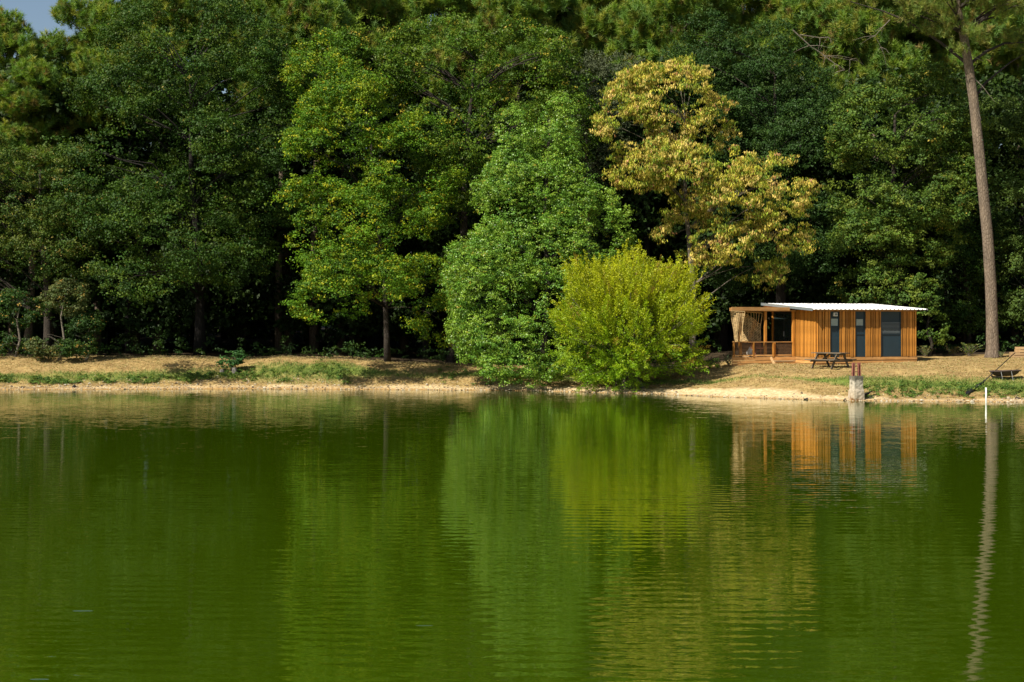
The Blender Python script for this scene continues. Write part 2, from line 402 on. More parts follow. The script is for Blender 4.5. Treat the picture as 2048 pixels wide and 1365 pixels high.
wm_ = MB(); wm_.v = [(-135, 0, 0), (135, 0, 0), (135, 92, 0), (-135, 92, 0)]; wm_.f = [(0, 1, 2, 3)]
tag(wm_.build('lake_water', M_water), kind='structure')

# ------------------------------------------------------------------ foliage machinery
def unit(v): return v/np.maximum(np.linalg.norm(v, axis=-1, keepdims=True), 1e-9)
def blob(px, py, D, rx, ry, rd=None):
    c = P(px, py, D); k = D/F
    return (np.array(c), np.array([rx*k, (rd if rd else (rx+ry)*.5*k*.85), ry*k]))
def shell(blobs, n, rng, back=.45, fill=.12, lump=.16, gap=.53):
    vol = np.array([b[1][0]*b[1][2] + b[1][1]*b[1][2]*.5 for b in blobs]); vol = vol/vol.sum()
    C = []; O = []; got = 0
    while got < n:
        m = n*2
        k = rng.choice(len(blobs), m, p=vol); d = unit(rng.normal(size=(m, 3)))
        keep = rng.random(m) < np.where(d[:, 1] < .15, 1.0, back); keep &= (d[:, 2] > -.75) | (rng.random(m) < .5)
        cen = np.array([b[0] for b in blobs])[k]; R = np.array([b[1] for b in blobs])[k]
        r = np.where(rng.random(m) < fill, rng.uniform(.3, .8, m), rng.uniform(.86, 1.04, m))
        r = r*(1+lump*.7*np.sin(d[:, 0]*7+k*1.7)*np.cos(d[:, 2]*6+k))
        p = cen + d*R*r[:, None]
        g1 = vnoise(p[:, 0]*.62+p[:, 1]*.5, p[:, 2]*.85+p[:, 1]*.23, 301, 2); g2 = vnoise(p[:, 0]*.27+p[:, 1]*.2, p[:, 2]*.33, 311, 2)
        gg = g1*.6+g2*.4; qq = min(max((gap-.40)*4, .03), .8)
        thr = np.array([np.quantile(gg[k == j], qq) if (k == j).any() else .5 for j in range(len(blobs))])[k]
        keep &= (gg > thr) | (rng.random(m) < .05)
        p = p + d*(np.clip(gg-thr-.06, -.1, .14)*lump*14)[:, None]
        for (c, rr) in blobs:
            q = np.linalg.norm((p-c)/rr, axis=1); keep &= ~((q < .72) & (rng.random(m) < .85))
        p = p[keep]; d = unit((d/R)[keep]); C.append(p); O.append(d); got += len(p)
    return np.concatenate(C)[:n], np.concatenate(O)[:n]

def leaves(C, O, rc, per, size, cols, rng, aspect=.62, droop=.15, hang=False, sub=6, flat=.62, clumpvar=.25, leafvar=.22, accent=None):
    """clusters of folded rhombic leaves; each clump is a domed spray made of smaller sprays"""
    n = len(C); cr = rc*rng.uniform(.65, 1.25, n)
    # sub sprays
    sd = unit(rng.normal(size=(n, sub, 3)) + O[:, None, :]*.75 + np.array([0, 0, .35]))
    sr = rng.uniform(.35, 1.0, (n, sub, 1))
    off = sd*sr*cr[:, None, None]; off[..., 2] = off[..., 2]*flat - droop*(off[..., 0]**2+off[..., 1]**2)/np.maximum(cr[:, None], .1)
    SC = (C[:, None, :] + off).reshape(-1, 3); SD = sd.reshape(-1, 3); SR = np.repeat(cr, sub)*.36
    m = len(SC); q = max(1, per//sub)
    ld = unit(rng.normal(size=(m, q, 3)))
    lp = SC[:, None, :] + ld*(rng.random((m, q, 1))**.5)*SR[:, None, None]*np.array([1.15, 1.15, .6])
    nrm = unit(SD[:, None, :]*.55 + ld*.5 + rng.normal(size=(m, q, 3))*.62 + np.array([0, -.1, .42]))
    lp = lp.reshape(-1, 3); nrm = nrm.reshape(-1, 3); T = len(lp)
    rv = rng.normal(size=(T, 3)) + (np.array([0, 0, -2.8]) if hang else np.array([0, 0, -.5]))
    ax = rv - nrm*np.sum(rv*nrm, 1, keepdims=True)*(0.35 if hang else 1); ax = unit(ax); sd2 = unit(np.cross(nrm, ax))
    ln = (size*rng.uniform(.65, 1.3, T))[:, None]; w = ln*aspect*.5
    fold = unit(np.cross(ax, sd2))*ln*.10
    V = np.empty((T, 4, 3)); V[:, 0] = lp - ax*ln*.5; V[:, 1] = lp + sd2*w - ax*ln*.05 + fold; V[:, 2] = lp + ax*ln*.5; V[:, 3] = lp - sd2*w - ax*ln*.05 + fold
    cols = np.array(cols, float); ci = rng.integers(0, len(cols), n); base = cols[ci]
    alt = cols[rng.integers(0, len(cols), T)]; big = np.repeat(base, sub*q, axis=0)
    c = big*.72 + alt*.28
    c = c*(1+np.repeat(rng.uniform(-clumpvar, clumpvar, n), sub*q))[:, None]*(1+rng.uniform(-leafvar, leafvar, T))[:, None]
    if accent:
        for (col, frac_c, frac_l) in accent:
            pick = np.repeat(rng.random(m) < frac_c, q) & (rng.random(T) < .8); pick |= rng.random(T) < frac_l
            c[pick] = np.array(col)*rng.uniform(.75, 1.2, (pick.sum(), 1))
    return V.reshape(-1, 3), c

def needles(C, O, per, size, cols, rng, wid=.022, tufts=5, spread=.5):
    """brushes of long needles at shoot tips"""
    n = len(C)
    tc = C[:, None, :] + unit(rng.normal(size=(n, tufts, 3)))*rng.uniform(.1, spread, (n, tufts, 1))
    td = unit(O[:, None, :]*.35 + np.array([0, -.05, .85]) + rng.normal(size=(n, tufts, 3))*.35)
    tc = tc.reshape(-1, 3); td = td.reshape(-1, 3); m = len(tc); q = max(3, per//tufts)
    al = rng.uniform(-.35, .35, (m, q, 1))*size*1.6
    d = unit(td[:, None, :]*.75 + unit(rng.normal(size=(m, q, 3)))*.85)
    b = tc[:, None, :] + td[:, None, :]*al
    ln = size*rng.uniform(.7, 1.2, (m, q, 1)); sd = unit(np.cross(d, rng.normal(size=(m, q, 3))))*wid
    V = np.stack([b-sd, b+sd, b+d*ln], 2)
    cols = np.array(cols, float); cc = cols[rng.integers(0, len(cols), m)]*rng.uniform(.75, 1.25, (m, 1))
    c = np.repeat(cc, q, axis=0)*rng.uniform(.8, 1.2, (m*q, 1))
    return V.reshape(-1, 3), c

def curve(a, b, sag, n, rng, wob=.06):
    a = Vector(a); b = Vector(b); L = (b-a).length; out = []
    for i in range(n+1):
        t = i/n; p = a.lerp(b, t); p.z += sag*math.sin(PI*t)*L
        if 0 < i: p += Vector(rng.normal(size=3)*wob*L*.35*math.sin(PI*min(t, .9)))
        out.append(p)
    return out

def limbs(root_pts, ends, rng, r0=.14, r1=.015, n=4, sag=.08, sides=5):
    """limbs from points on the trunk out to clump centres"""
    mb = MB()
    for e in ends:
        e = Vector(e); best = None
        for p in root_pts:
            dz = (e.z - p.z); hd = math.hypot(e.x-p.x, e.y-p.y)
            sc = abs(dz - hd*.55)+.2*(e-p).length
            if best is None or sc < best[0]: best = (sc, p)
        L = (e-best[1]).length
        pts = curve(best[1], e, sag, n, rng)
        mb.tube(pts, [r0*(1-.85*i/n)*min(1, L/5)+r1 for i in range(n+1)], sides, False)
    return mb

def rel(V, base):
    return V - np.array(base)

def make_tree(name, label, cat, base, trunk, blobs, nclump, per, size, cols, seed, rc=.75, mat=None, bark=None,
              r_base=.3, r_top=.06, nlimb=30, group=None, **kw):
    rng = np.random.default_rng(seed); base = Vector(base)
    root = empty(name, base); tag(root, label, cat, group)
    C, O = shell(blobs, nclump, rng, back=kw.pop('back', .45), fill=kw.pop('fill', .10), gap=kw.pop('gap', .53), lump=kw.pop('lump', .16))
    V, c = leaves(C, O, rc, per, size, cols, rng, **kw)
    ok = np.repeat((V.reshape(-1, 4, 3)[:, :, 2].min(1) > height(V.reshape(-1, 4, 3)[:, 0, 0], V.reshape(-1, 4, 3)[:, 0, 1], False)+.02), 4)
    c = c[ok[::4]]; V = V[ok]
    np_mesh('crown', rel(V, base), 4, mat or M_leaf, c, root)
    tp = [Vector(p)-base for p in trunk]; n = len(tp)
    pts = []
    for i in range(n-1):
        for k in range(3): pts.append(tp[i].lerp(tp[i+1], k/3))
    pts.append(tp[-1])
    rr = [r_base*(1-i/(len(pts)-1))+r_top*(i/(len(pts)-1)) for i in range(len(pts))]; rr[0] *= 1.25
    MB().tube(pts, rr, 10).build('trunk', bark or M_bark, root, True)
    ix = rng.choice(len(C), min(nlimb, len(C)), replace=False)
    e = [Vector(C[k]-O[k]*1.1)-base for k in ix]
    limbs(pts[len(pts)//4:], e, rng, r_base*.15, .009).build('branches', bark or M_bark, root, True)['kind'] = 'stuff'
    return root

def trunkline(px, D, ybase_off, ptop, lean=0, n=3):
    x = (px-1024)/F*D; b = Vector((x, D, gz(x, D)-.1)); t = Vector(ptop)
    return b, [b.lerp(t, i/n) + Vector((math.sin(i*1.9)*.18*(0 < i < n), 0, 0)) for i in range(n+1)]

# broadleaf colours
OAK = [(.027, .066, .006), (.039, .084, .007), (.066, .104, .009), (.028, .068, .012)]
OAKL = [(.036, .074, .009), (.060, .094, .011), (.096, .118, .015), (.040, .080, .014)]
HORN = [(.062, .145, .007), (.090, .185, .008), (.165, .235, .009), (.048, .120, .010)]
POP = [(.125, .250, .022), (.165, .285, .027), (.215, .320, .030), (.090, .210, .026)]
CHES = [(.60, .46, .09), (.46, .42, .05), (.68, .52, .15), (.22, .31, .02), (.36, .38, .03)]
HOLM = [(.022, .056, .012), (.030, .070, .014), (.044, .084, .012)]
DEEPSHADE = [(.014, .034, .007), (.020, .044, .008), (.028, .052, .008)]  # leaf greens darkened to put the gloom inside the wood into the colour
OLIV = [(.054, .106, .012), (.082, .132, .014), (.122, .160, .020), (.054, .110, .022)]
GREY = [(.085, .105, .055), (.10, .12, .06)]

# big dark oak, left of centre
b, tr = trunkline(400, 95, 0, P(380, 160, 93))
make_tree('oak_tree', 'tall broad dark green oak left of centre, its rounded top reaching the frame edge', 'tree', b, tr,
    [blob(375,150,93,205,150), blob(250,260,92,130,140), blob(330,340,91,200,140), blob(480,280,92,120,200),
     blob(230,430,89.5,150,95), blob(340,480,87,115,85), blob(290,565,82.6,92,34), blob(500,400,91,90,80), blob(380,60,94,150,80), blob(420,500,90.5,110,60)],
    1600, 92, .125, OAK, 101, rc=.85, bark=M_shadebark, r_base=.34, nlimb=60, accent=[((.20,.17,.03), .004, .008)])
b, tr = trunkline(95, 90, 0, P(80, 340, 90))
make_tree('oak_tree', 'lower olive green oak at the left edge of the wood, in front of the pines', 'tree', b, tr,
    [blob(60,400,89.5,120,100), blob(120,490,88.5,115,75), blob(-80,400,90.5,110,150), blob(40,520,88,80,50), blob(130,370,90,90,70), blob(-160,520,89,120,110)],
    760, 84, .12, OAKL, 102, rc=.75, r_base=.26, nlimb=40, accent=[((.22,.17,.04), .02, .02)])
# hornbeams with yellowing sprays
b, tr = trunkline(775, 88.5, 0, P(740, 230, 89))
make_tree('hornbeam_tree', 'bright green tree with yellowing drooping sprays and a bare brown trunk foot above the bank', 'tree', b, tr,
    [blob(625,405,86,72,48), blob(690,470,83,100,85), blob(685,570,82,62,80), blob(700,270,88,100,130), blob(640,330,87.5,60,80), blob(820,330,87.5,95,95),
     blob(815,420,86.5,62,50), blob(660,150,89.5,75,90), blob(850,590,86.5,70,75), blob(880,640,86,50,45), blob(655,600,81.6,56,50), blob(770,560,81.8,60,48)],
    1300, 84, .112, HORN, 103, rc=.7, r_base=.17, nlimb=50, droop=.35, accent=[((.30,.31,.012), .09, .02), ((.40,.32,.02), .008, .003)])
b, tr = trunkline(905, 92, 0, P(950, 120, 93))
make_tree('hornbeam_tree', 'tall leafy green tree behind the poplar, with a wide uneven top below the pines', 'tree', b, tr,
    [blob(880,130,92.5,130,90), blob(1040,150,92,125,95), blob(960,260,91.5,150,95), blob(760,130,92.5,100,80), blob(1130,250,91.5,60,90), blob(900,370,91,90,70)],
    1000, 80, .12, [(.044,.104,.008),(.068,.132,.009),(.108,.165,.011)], 104, rc=.75, r_base=.32, nlimb=50, droop=.3, accent=[((.34,.27,.03), .025, .01), ((.17,.21,.09), .03, .0)])
# poplar on the shore
b, tr = trunkline(1085, 83, 0, P(1100, 240, 83))
make_tree('poplar_tree', 'fresh green pointed poplar with small shiny leaves hanging low over the shore', 'tree', b, tr,
    [blob(1112,262,83,34,66), blob(1110,325,83,50,66), blob(1030,278,83,32,62), blob(1028,345,83,46,66), blob(1075,400,83,118,85), blob(1090,500,82.5,140,95), blob(990,560,82,90,95), blob(1170,480,82.5,88,95),
     blob(1040,680,81.5,110,72), blob(960,650,82,55,60), blob(1100,600,82,120,90), blob(1060,350,82.6,75,60), blob(1090,705,81.2,95,50), blob(1040,735,80.6,80,28)],
    1900, 84, .080, POP, 105, gap=.45, lump=.07, back=.35, rc=.5, mat=M_gloss, r_base=.2, nlimb=70, flat=.9, aspect=.8, accent=[((.32,.26,.03), .010, .012)])
# chestnut turned yellow
b, tr = trunkline(1385, 87.5, 0, P(1370, 240, 87))
make_tree('chestnut_tree', 'chestnut tree turned straw yellow, with long hanging leaves, behind the round bush', 'tree', b, tr,
    [blob(1340,205,87,105,80), blob(1265,240,87,70,85), blob(1415,240,87,50,62), blob(1295,330,86.5,85,60), blob(1400,350,86,100,70), blob(1545,385,86,75,75),
     blob(1470,400,86,80,70), blob(1565,460,86,50,48), blob(1450,480,86.5,80,45), blob(1505,530,87,45,38), blob(1390,470,87.5,80,50)],
    1250, 56, .17, CHES, 106, gap=.545, rc=.46, mat=M_dryleaf, r_base=.2, nlimb=70, hang=True, aspect=.3, fill=.1, bark=M_twig, accent=[((.13,.22,.02), .17, .06), ((.52,.27,.12), .03, .008)])
# dark holm oak
b, tr = trunkline(1560, 93.5, 0, P(1550, 150, 93))
holm = make_tree('holm_oak_tree', 'very dark blue-green oak filling the gap between the yellow chestnut and the olive tree', 'tree', b, tr,
    [blob(1560,210,92,105,100), blob(1600,330,91,75,120), blob(1480,170,93,80,90), blob(1550,110,93,80,60), blob(1390,90,94,60,70), blob(1620,480,91,60,90), blob(1500,320,92,70,110), blob(1500,500,92,100,80)],
    900, 84, .115, HOLM, 107, rc=.8, r_base=.34, nlimb=40)
# olive green tree behind the cabin
b, tr = trunkline(1790, 89.5, 0, P(1790, 230, 89))
make_tree('leafy_tree', 'broad olive green tree rising behind the white cabin roof', 'tree', b, tr,
    [blob(1780,270,88.5,120,95), blob(1860,230,88.5,85,80), blob(1735,370,88,75,85), blob(1840,370,88,105,95), blob(1760,480,87.8,80,60), blob(1850,480,88.2,60,60), blob(1715,560,88,50,42), blob(1910,330,89,55,70), blob(1790,575,88,60,30)],
    1050, 84, .135, OLIV, 108, rc=.7, r_base=.26, nlimb=50, droop=.3, accent=[((.32,.25,.04), .008, .006)])
b, tr = trunkline(2070, 90, 0, P(2060, 230, 90))
make_tree('leafy_tree', 'green tree cut by the right edge, behind the tall bare pine trunk', 'tree', b, tr,
    [blob(2020,320,90,60,75), blob(2070,430,89.5,75,100), blob(2020,540,89.5,50,60), blob(2100,260,90,70,80), blob(2150,450,89,90,120), blob(2000,250,91,50,50), blob(2080,620,89,60,60)],
    620, 84, .125, [(.055,.10,.018),(.075,.12,.02),(.095,.14,.024)], 109, rc=.7, r_base=.25, nlimb=36, droop=.3)
b, tr = trunkline(1935, 92, 0, P(1930, 430, 92))
make_tree('leafy_tree', 'shaded dark green tree between the cabin roof and the tall pine trunk', 'tree', b, tr,
    [blob(1935,430,92,60,80), blob(1900,560,91,60,70), blob(1960,600,91,50,70)], 330, 80, .12, HOLM+OAK, 110, rc=.7, r_base=.16, nlimb=20)
b, tr = trunkline(1858, 86.5, 0, P(1858, 630, 86.5))
make_tree('young_tree', 'small pale green tree growing against the right end of the cabin', 'tree', b, tr,
    [blob(1862,640,86.3,26,36), blob(1850,590,86.6,28,32)], 60, 80, .13, OLIV, 111, rc=.5, r_base=.1, nlimb=10)
b, tr = trunkline(1175, 94, 0, P(1175, 170, 94))
make_tree('willow_tree', 'grey-green tree top between the leafy green tree and the yellow chestnut', 'tree', b, tr,
    [blob(1180,190,94,50,70), blob(1230,150,95,60,45), blob(1200,300,93.5,50,90)], 260, 80, .1, GREY, 112, rc=.6, r_base=.18, nlimb=16)
# small trees at the left edge of the wood
for i, (px, D, h, rx, cs, lb) in enumerate([
        (30, 87.2, 605, 55, OAK[:1]+HOLM, 'small bushy tree in the shade at the far left edge of the bank'),
        (118, 86.8, 590, 45, [(.11,.12,.035),(.08,.10,.03),(.05,.085,.02)], 'slender sapling with pale thin trunk on the left bank'),
        (172, 86.8, 640, 30, HOLM, 'low green sapling just right of the slender pale one')]):
    b, tr = trunkline(px, D, 0, P(px+12, h, D))
    make_tree('sapling', lb, 'tree', b, tr, [blob(px, h+20, D, rx, (700-h)*.36), blob(px-15, 690, D-.3, rx*.9, 22)], 120+i*10, 60, .105, cs, 120+i, rc=.45,
              bark=M_twig, r_base=.085, r_top=.02, nlimb=16, group='saplings on the left bank', accent=[((.35,.22,.05), .02, .02)])

# ---- round yellow-green willow bush on the shore
def willow_bush():
    rng = np.random.default_rng(5); bx = (1262-1024)/F*79.2; base = Vector((bx, 79.2, gz(bx, 79.2)-.1))
    root = empty('willow_bush', base); tag(root, 'large round yellow-green bush with feathery upright shoots on the shore', 'bush')
    cen = np.array(P(1254, 652, 79.2)); R = np.array([156, 125, 138])*79.2/F
    n = 3900; V = []; Cc = []; st = MB()
    d = unit(rng.normal(size=(n, 3))); d = d[(d[:, 2] > -.97)]; n = len(d)
    for i in range(n):
        dd = d[i]; r = rng.uniform(.45, .98) if rng.random() < .8 else rng.uniform(.2, .6)
        wob = 1+.10*math.sin(dd[0]*9+1)+.07*math.sin(dd[2]*11)
        p0 = cen + dd*R*r*wob
        gn = float(vnoise(np.array([p0[0]*1.1+p0[1]*.4]), np.array([p0[2]*1.3]), 55, 2)[0])
        if gn < .37-.12*dd[2] and dd[2] < .5: continue
        up = np.array([dd[0]*.9, dd[1]*.9, .7+max(dd[2], -.1)*.9]) + rng.normal(size=3)*.16
        if dd[2] < -.25: up = np.array([dd[0]*.7, dd[1]*.7, -.05]) + rng.normal(size=3)*.25
        up = up/np.linalg.norm(up); L = rng.uniform(.45, 1.0)
        m = 64; t = np.sort(rng.random(m))
        pos = p0 + up*(t*L)[:, None] + rng.normal(size=(m, 3))*(.10*(1-t*.75))[:, None]
        ax = unit(up*.9 + rng.normal(size=(m, 3))*.75); nr = unit(rng.normal(size=(m, 3))+np.array([-.2, -.3, .3])); sd = unit(np.cross(ax, nr))
        ln = rng.uniform(.07, .12, m)[:, None]; w = ln*.22
        V.append(np.stack([pos, pos+ax*ln*.5+sd*w, pos+ax*ln, pos+ax*ln*.5-sd*w], 1).reshape(-1, 3))
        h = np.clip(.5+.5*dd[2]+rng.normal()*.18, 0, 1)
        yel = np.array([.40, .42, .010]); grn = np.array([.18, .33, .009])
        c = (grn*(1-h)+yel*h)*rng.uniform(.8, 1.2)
        if rng.random() < .05: c = np.array([.30, .21, .03])
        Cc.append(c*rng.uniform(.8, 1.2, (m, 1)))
        if i % 7 == 0:
            st.tube([base*0+Vector((rng.normal()*.25, rng.normal()*.25, 0)), Vector(cen*.45+np.array(base)*.55-np.array(base))+Vector(dd*.3), Vector(p0)-base, Vector(p0+up*L*.8)-base], [.022, .014, .008, .004], 4, False)
    V = np.concatenate(V); Cc = np.concatenate(Cc)
    zz = V.reshape(-1, 4, 3)[:, :, 2].min(1); ok = zz > np.maximum(height(V[::4, 0], V[::4, 1], False), 0)+.02
    V = V[np.repeat(ok, 4)]; Cc = Cc[ok]
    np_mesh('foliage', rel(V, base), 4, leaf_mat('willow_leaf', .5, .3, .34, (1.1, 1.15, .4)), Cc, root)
    st.build('stems', M_twig, root)
willow_bush()

# ------------------------------------------------------------------ pines
PINE = [(.165, .255, .030), (.215, .285, .034), (.120, .220, .034), (.260, .275, .045), (.140, .245, .055)]
def make_pine_mesh(seed, H, cr, ch, brown=.05):
    rng = np.random.default_rng(seed); root = empty('pine_tree', (0, 0, 0))
    bl = []
    for i in range(9):
        a = rng.uniform(0, 2*PI); z = H-ch+ch*(i+.5)/9; rr = cr*(1-.75*abs((i+.5)/9-.35)**1.3)*.75
        bl.append((np.array([math.cos(a)*rr*.7, math.sin(a)*rr*.7, z]), np.array([rr*.8, rr*.8, .9])))
    bl.append((np.array([0, 0, H-.8]), np.array([1.0, 1.0, 1.3])))
    C, O = shell(bl, 340, rng, back=1, fill=.2, gap=.43, lump=.08)
    V, c = needles(C, O, 330, .40, PINE, rng, wid=.021, tufts=6, spread=.75)
    nb = rng.random(len(c)//55+1) < brown; c[np.repeat(nb, 55)[:len(c)]] = (.25, .19, .06)
    np_mesh('crown', V, 3, M_needle, c, root)
    pts = [Vector((math.sin(i*.9+seed)*.18, math.cos(i*.7)*.1, H*i/8)) for i in range(9)]
    MB().tube(pts, [.30-.025*i for i in range(9)], 9).build('trunk', M_pinebark, root, True)
    limbs(pts[4:], [Vector(x) for x in C[rng.choice(len(C), 40, replace=False)]], rng, .09, .012).build('branches', M_bark, root, True)['kind'] = 'stuff'
    return root
def copy_tree(root):
    r = root.copy(); COL.objects.link(r)
    for ch in root.children:
        c = ch.copy(); COL.objects.link(c); c.parent = r
        for g in ch.children:
            d = g.copy(); COL.objects.link(d); d.parent = c
    return r
protos = [make_pine_mesh(1, 25, 3.4, 9), make_pine_mesh(2, 25, 3.0, 10, .06), make_pine_mesh(3, 25, 3.8, 8, .03)]
pine_spots = [  # px, top row, depth, label
    (18, 28, 99, 'pine with spiky top at the left edge of the picture, left of the sky gap'),
    (112, 78, 101, 'lower pine crown just below the gap of blue sky'),
    (192, 4, 100, 'pine crown bounding the gap of blue sky on its right'),
    (-90, 10, 99, None), (60, 130, 96, None), (270, -60, 104, None), (-200, -40, 103, None)]
for i, x in enumerate(range(330, 2260, 78)):
    pine_spots.append((x + (i*37 % 29) - 14, -95 - (i*53 % 60), 101 + (i*7 % 9), None))
for i, (x, lb) in enumerate([
        (560, 'pine crown showing over the right shoulder of the big dark oak'), (685, 'pine crown at the top edge above the yellowing hornbeam'),
        (935, 'pine top just showing over the middle of the wide green tree behind the poplar'), (1185, 'pine standing directly above the grey-green willow top'),
        (1310, 'pine above the rounded summit of the yellow chestnut'), (1435, 'pine above the right shoulder of the yellow chestnut'),
        (1685, 'pine behind the bare dead branches at upper right'), (1810, 'pine between the dead branches and the tall leaning pine'),
        (1935, 'pine directly behind the crown of the tall leaning pine')]):
    pine_spots.append((x, 0 - (i*31 % 50), 102.5 + (i*5 % 4), lb))
for i, (px, pt, D, lb) in enumerate(pine_spots):
    pr = protos[i % 3]; o = pr if i < 3 else copy_tree(pr)
    x = (px-1024)/F*D; z0 = gz(x, D)-.1; H = P(px, pt, D).z - z0
    o.location = (x, D, z0); s = H/25.6; sx = s if s > .85 else .85
    o.scale = (sx, sx, s); o.rotation_euler = (0, 0, (i*2.399) % (2*PI))
    tag(o, lb or 'tall pine in the row of pines behind the broadleaf trees', 'tree', 'pines behind the broadleaf trees')
    if lb: o['group'] = 'pines behind the broadleaf trees'

# tall pine in front on the right, bare leaning trunk
def big_pine():
    rng = np.random.default_rng(77); x = (1984-1024)/F*84.5; base = Vector((x, 84.5, gz(x, 84.5)-.12))
    root = empty('pine_tree', base); tag(root, 'tall pine with a long bare leaning brown trunk, right of the cabin', 'tree')
    ks = [(1984, 722, 20), (1984, 712, 16.5), (1985, 696, 14.4), (1984, 640, 13.2), (1981, 560, 12.6), (1975, 470, 12.2), (1966, 380, 11.8), (1957, 290, 11.4), (1947, 200, 10.8), (1937, 130, 10.2), (1927, 70, 9.5), (1915, 20, 8.5), (1905, -60, 7.5), (1900, -160, 5), (1898, -260, 2)]
    pts = []; rr = []
    for k, (px, py, w) in enumerate(ks):
        p = P(px, py, 84.5); pts.append(p-base); rr.append(w*.89*84.5/F)
    MB().tube(pts, rr, 16).build('trunk', M_pinebark, root, True)
    bl = [blob(1850,45,84,52,36), blob(1910,70,83,45,22), blob(1900,-40,84,110,60), blob(2010,-20,84.5,70,45), blob(1990,-120,84.5,120,70), blob(1850,-160,85,110,70), blob(1900,-240,84.5,90,50), blob(2040,70,86,38,28), blob(1790,-60,85,60,40), blob(1720,-10,86,45,22)]
    C, O = shell(bl, 620, rng, back=.9, fill=.25)
    V, c = needles(C, O, 190, .27, [(.17,.23,.04),(.21,.24,.05),(.14,.21,.045),(.24,.23,.06)], rng, wid=.013, tufts=8, spread=.45)
    np_mesh('crown', rel(V, base), 3, M_needle, c, root)
    limbs(pts[8:], [Vector(q)-base for q in C[rng.choice(len(C), 60, replace=False)]], rng, .08, .012).build('branches', M_bark, root, True)['kind'] = 'stuff'
    mb = MB()
    for (a, b_) in [((1940,150),(1990,205)), ((1932,110),(1975,128)), ((1945,190),(1962,240))]:
        mb.tube([Vector(q)-base for q in curve(P(*a, 84.4), P(*b_, 84.2), .05, 4, rng)], [.03,.025,.02,.014,.006], 5, False)
    mb.build('dead_branch', M_twig, root)
big_pine()

# bare dead branches reaching out of the dark oak
def dead(root, pts_list, D):
    rng = np.random.default_rng(3); base = root.location
    for pts in pts_list:
        mb = MB(); q = [P(a, b_, D)-base for a, b_ in pts]; n = len(q)
        mb.tube(q, [.038*(1-.8*i/(n-1)) for i in range(n)], 5, False)
        for k in range(1, n):
            for _ in range(3):
                e = q[k]+Vector((rng.normal()*.5, rng.normal()*.2, -abs(rng.normal())*.5)); mb.tube([q[k], (q[k]+e)/2+Vector((.05, 0, .08)), e], [.02, .012, .004], 4, False)
        mb.build('dead_branch', M_twig, root)
dead(holm, [[(1585,60),(1620,92),(1650,112),(1700,120)], [(1645,110),(1670,128),(1690,140)], [(1780,40),(1765,55),(1750,72),(1762,95)], [(1600,70),(1640,76),(1655,74)]], 91)

# dim woodland standing behind all of it
def filler(seed, nm='woodland_tree'):
    rng = np.random.default_rng(seed); root = empty(nm, (0, 0, 0))
    bl = [(np.array([rng.normal()*1.5, rng.normal()*1.2, 3.2+i*1.9]), np.array([3.6-.2*i, 3.2, 1.9])) for i in range(7)]
    C, O = shell(bl, 420, rng, back=.8, fill=.3)
    V, c = leaves(C, O, 1.0, 36, .30, DEEPSHADE, rng, droop=.3)
    V = V[np.repeat(V[::4, 2] > .1, 4)]; c = c[:len(V)//4]
    np_mesh('crown', V, 4, M_leaf, c, root)
    MB().tube([(0, 0, 0), (.15, 0, 6), (-.1, 0, 13)], [.24, .18, .06], 8).build('trunk', M_shadebark, root, True)
    return root
fp = [filler(31), filler(32)]
k = 0
for row, (D, st, off) in enumerate([(97.5, 150, 0), (103, 150, 70), (110, 170, 30), (118, 170, 90)]):
    for px in range(-500, 2700, st):
        if row == 0 and 470 < px+off < 660: continue
        o = fp[k % 2] if k < 2 else copy_tree(fp[k % 2])
        x = (px+off-1024)/F*D; o.location = (x, D + (k*37 % 10)*.2, gz(x, D)-.2)
        s = (.9 + (k*29 % 10)*.02)*(1 + .05*row)
        o.scale = (s, s, s); o.rotation_euler = (0, 0, k*2.1 % 6.28); k += 1
        tag(o, 'shaded woodland tree deep in the forest, mostly hidden behind the front trees', 'tree', 'shaded trees deep in the wood')
# outer trees beyond both picture edges, so that the shore goes on
def woodland_mass():
    rng = np.random.default_rng(9); V = []; Cc = []
    for sx in (-1, 1):
        xs = rng.uniform(36, 125, 260)*sx
        C = np.stack([xs, 90 + rng.uniform(0, 14, 260), rng.uniform(3, 19, 260)], 1); O = unit(np.stack([np.zeros(260), -np.ones(260), np.full(260, .4)], 1))
        v, c = leaves(C, O, 3.2, 90, .55, OAK+HORN, rng); V.append(v); Cc.append(c)
    n = 1700
    C = np.stack([rng.uniform(-60, 60, n), rng.uniform(122, 142, n), 24*rng.uniform(0, 1, n)**1.5], 1); O = unit(np.stack([np.zeros(n), -np.ones(n), np.full(n, .4)], 1))
    keep = ~((C[:, 0]/C[:, 1]*F+1024 < 330) & (C[:, 2] > 17)); C = C[keep]; O = O[keep]
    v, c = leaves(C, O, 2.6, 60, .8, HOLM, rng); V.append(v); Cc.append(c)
    tag(np_mesh('far_woodland', np.concatenate(V), 4, M_leaf, np.concatenate(Cc)), kind='stuff')
woodland_mass()

# undergrowth along the edge of the wood
def undergrowth():
    rng = np.random.default_rng(19); n = 330
    px = rng.uniform(-150, 2200, n); px = px[~((px > 1440) & (px < 1840))]; n = len(px)
    edge = np.interp(px, [-400, 1000, 1400, 1500, 2048], [89.2, 88.6, 86.5, 88.5, 88.2]); D = edge + rng.uniform(0, 3.5, n)
    X = (px-1024)/F*D; Z = height(X, D)+rng.uniform(.1, .8, n)*rng.uniform(.3, 1.5, n)
    C = np.stack([X, D, Z], 1); O = unit(np.stack([np.zeros(n), -np.ones(n), np.ones(n)], 1))
    V, c = leaves(C, O, .5, 56, .12, DEEPSHADE+HOLM+OAK[:1], rng)
    ok = V[::4, 2] > height(V[::4, 0], V[::4, 1])-.02
    tag(np_mesh('undergrowth', V[np.repeat(ok, 4)], 4, M_leaf, c[ok]), kind='stuff')
undergrowth()

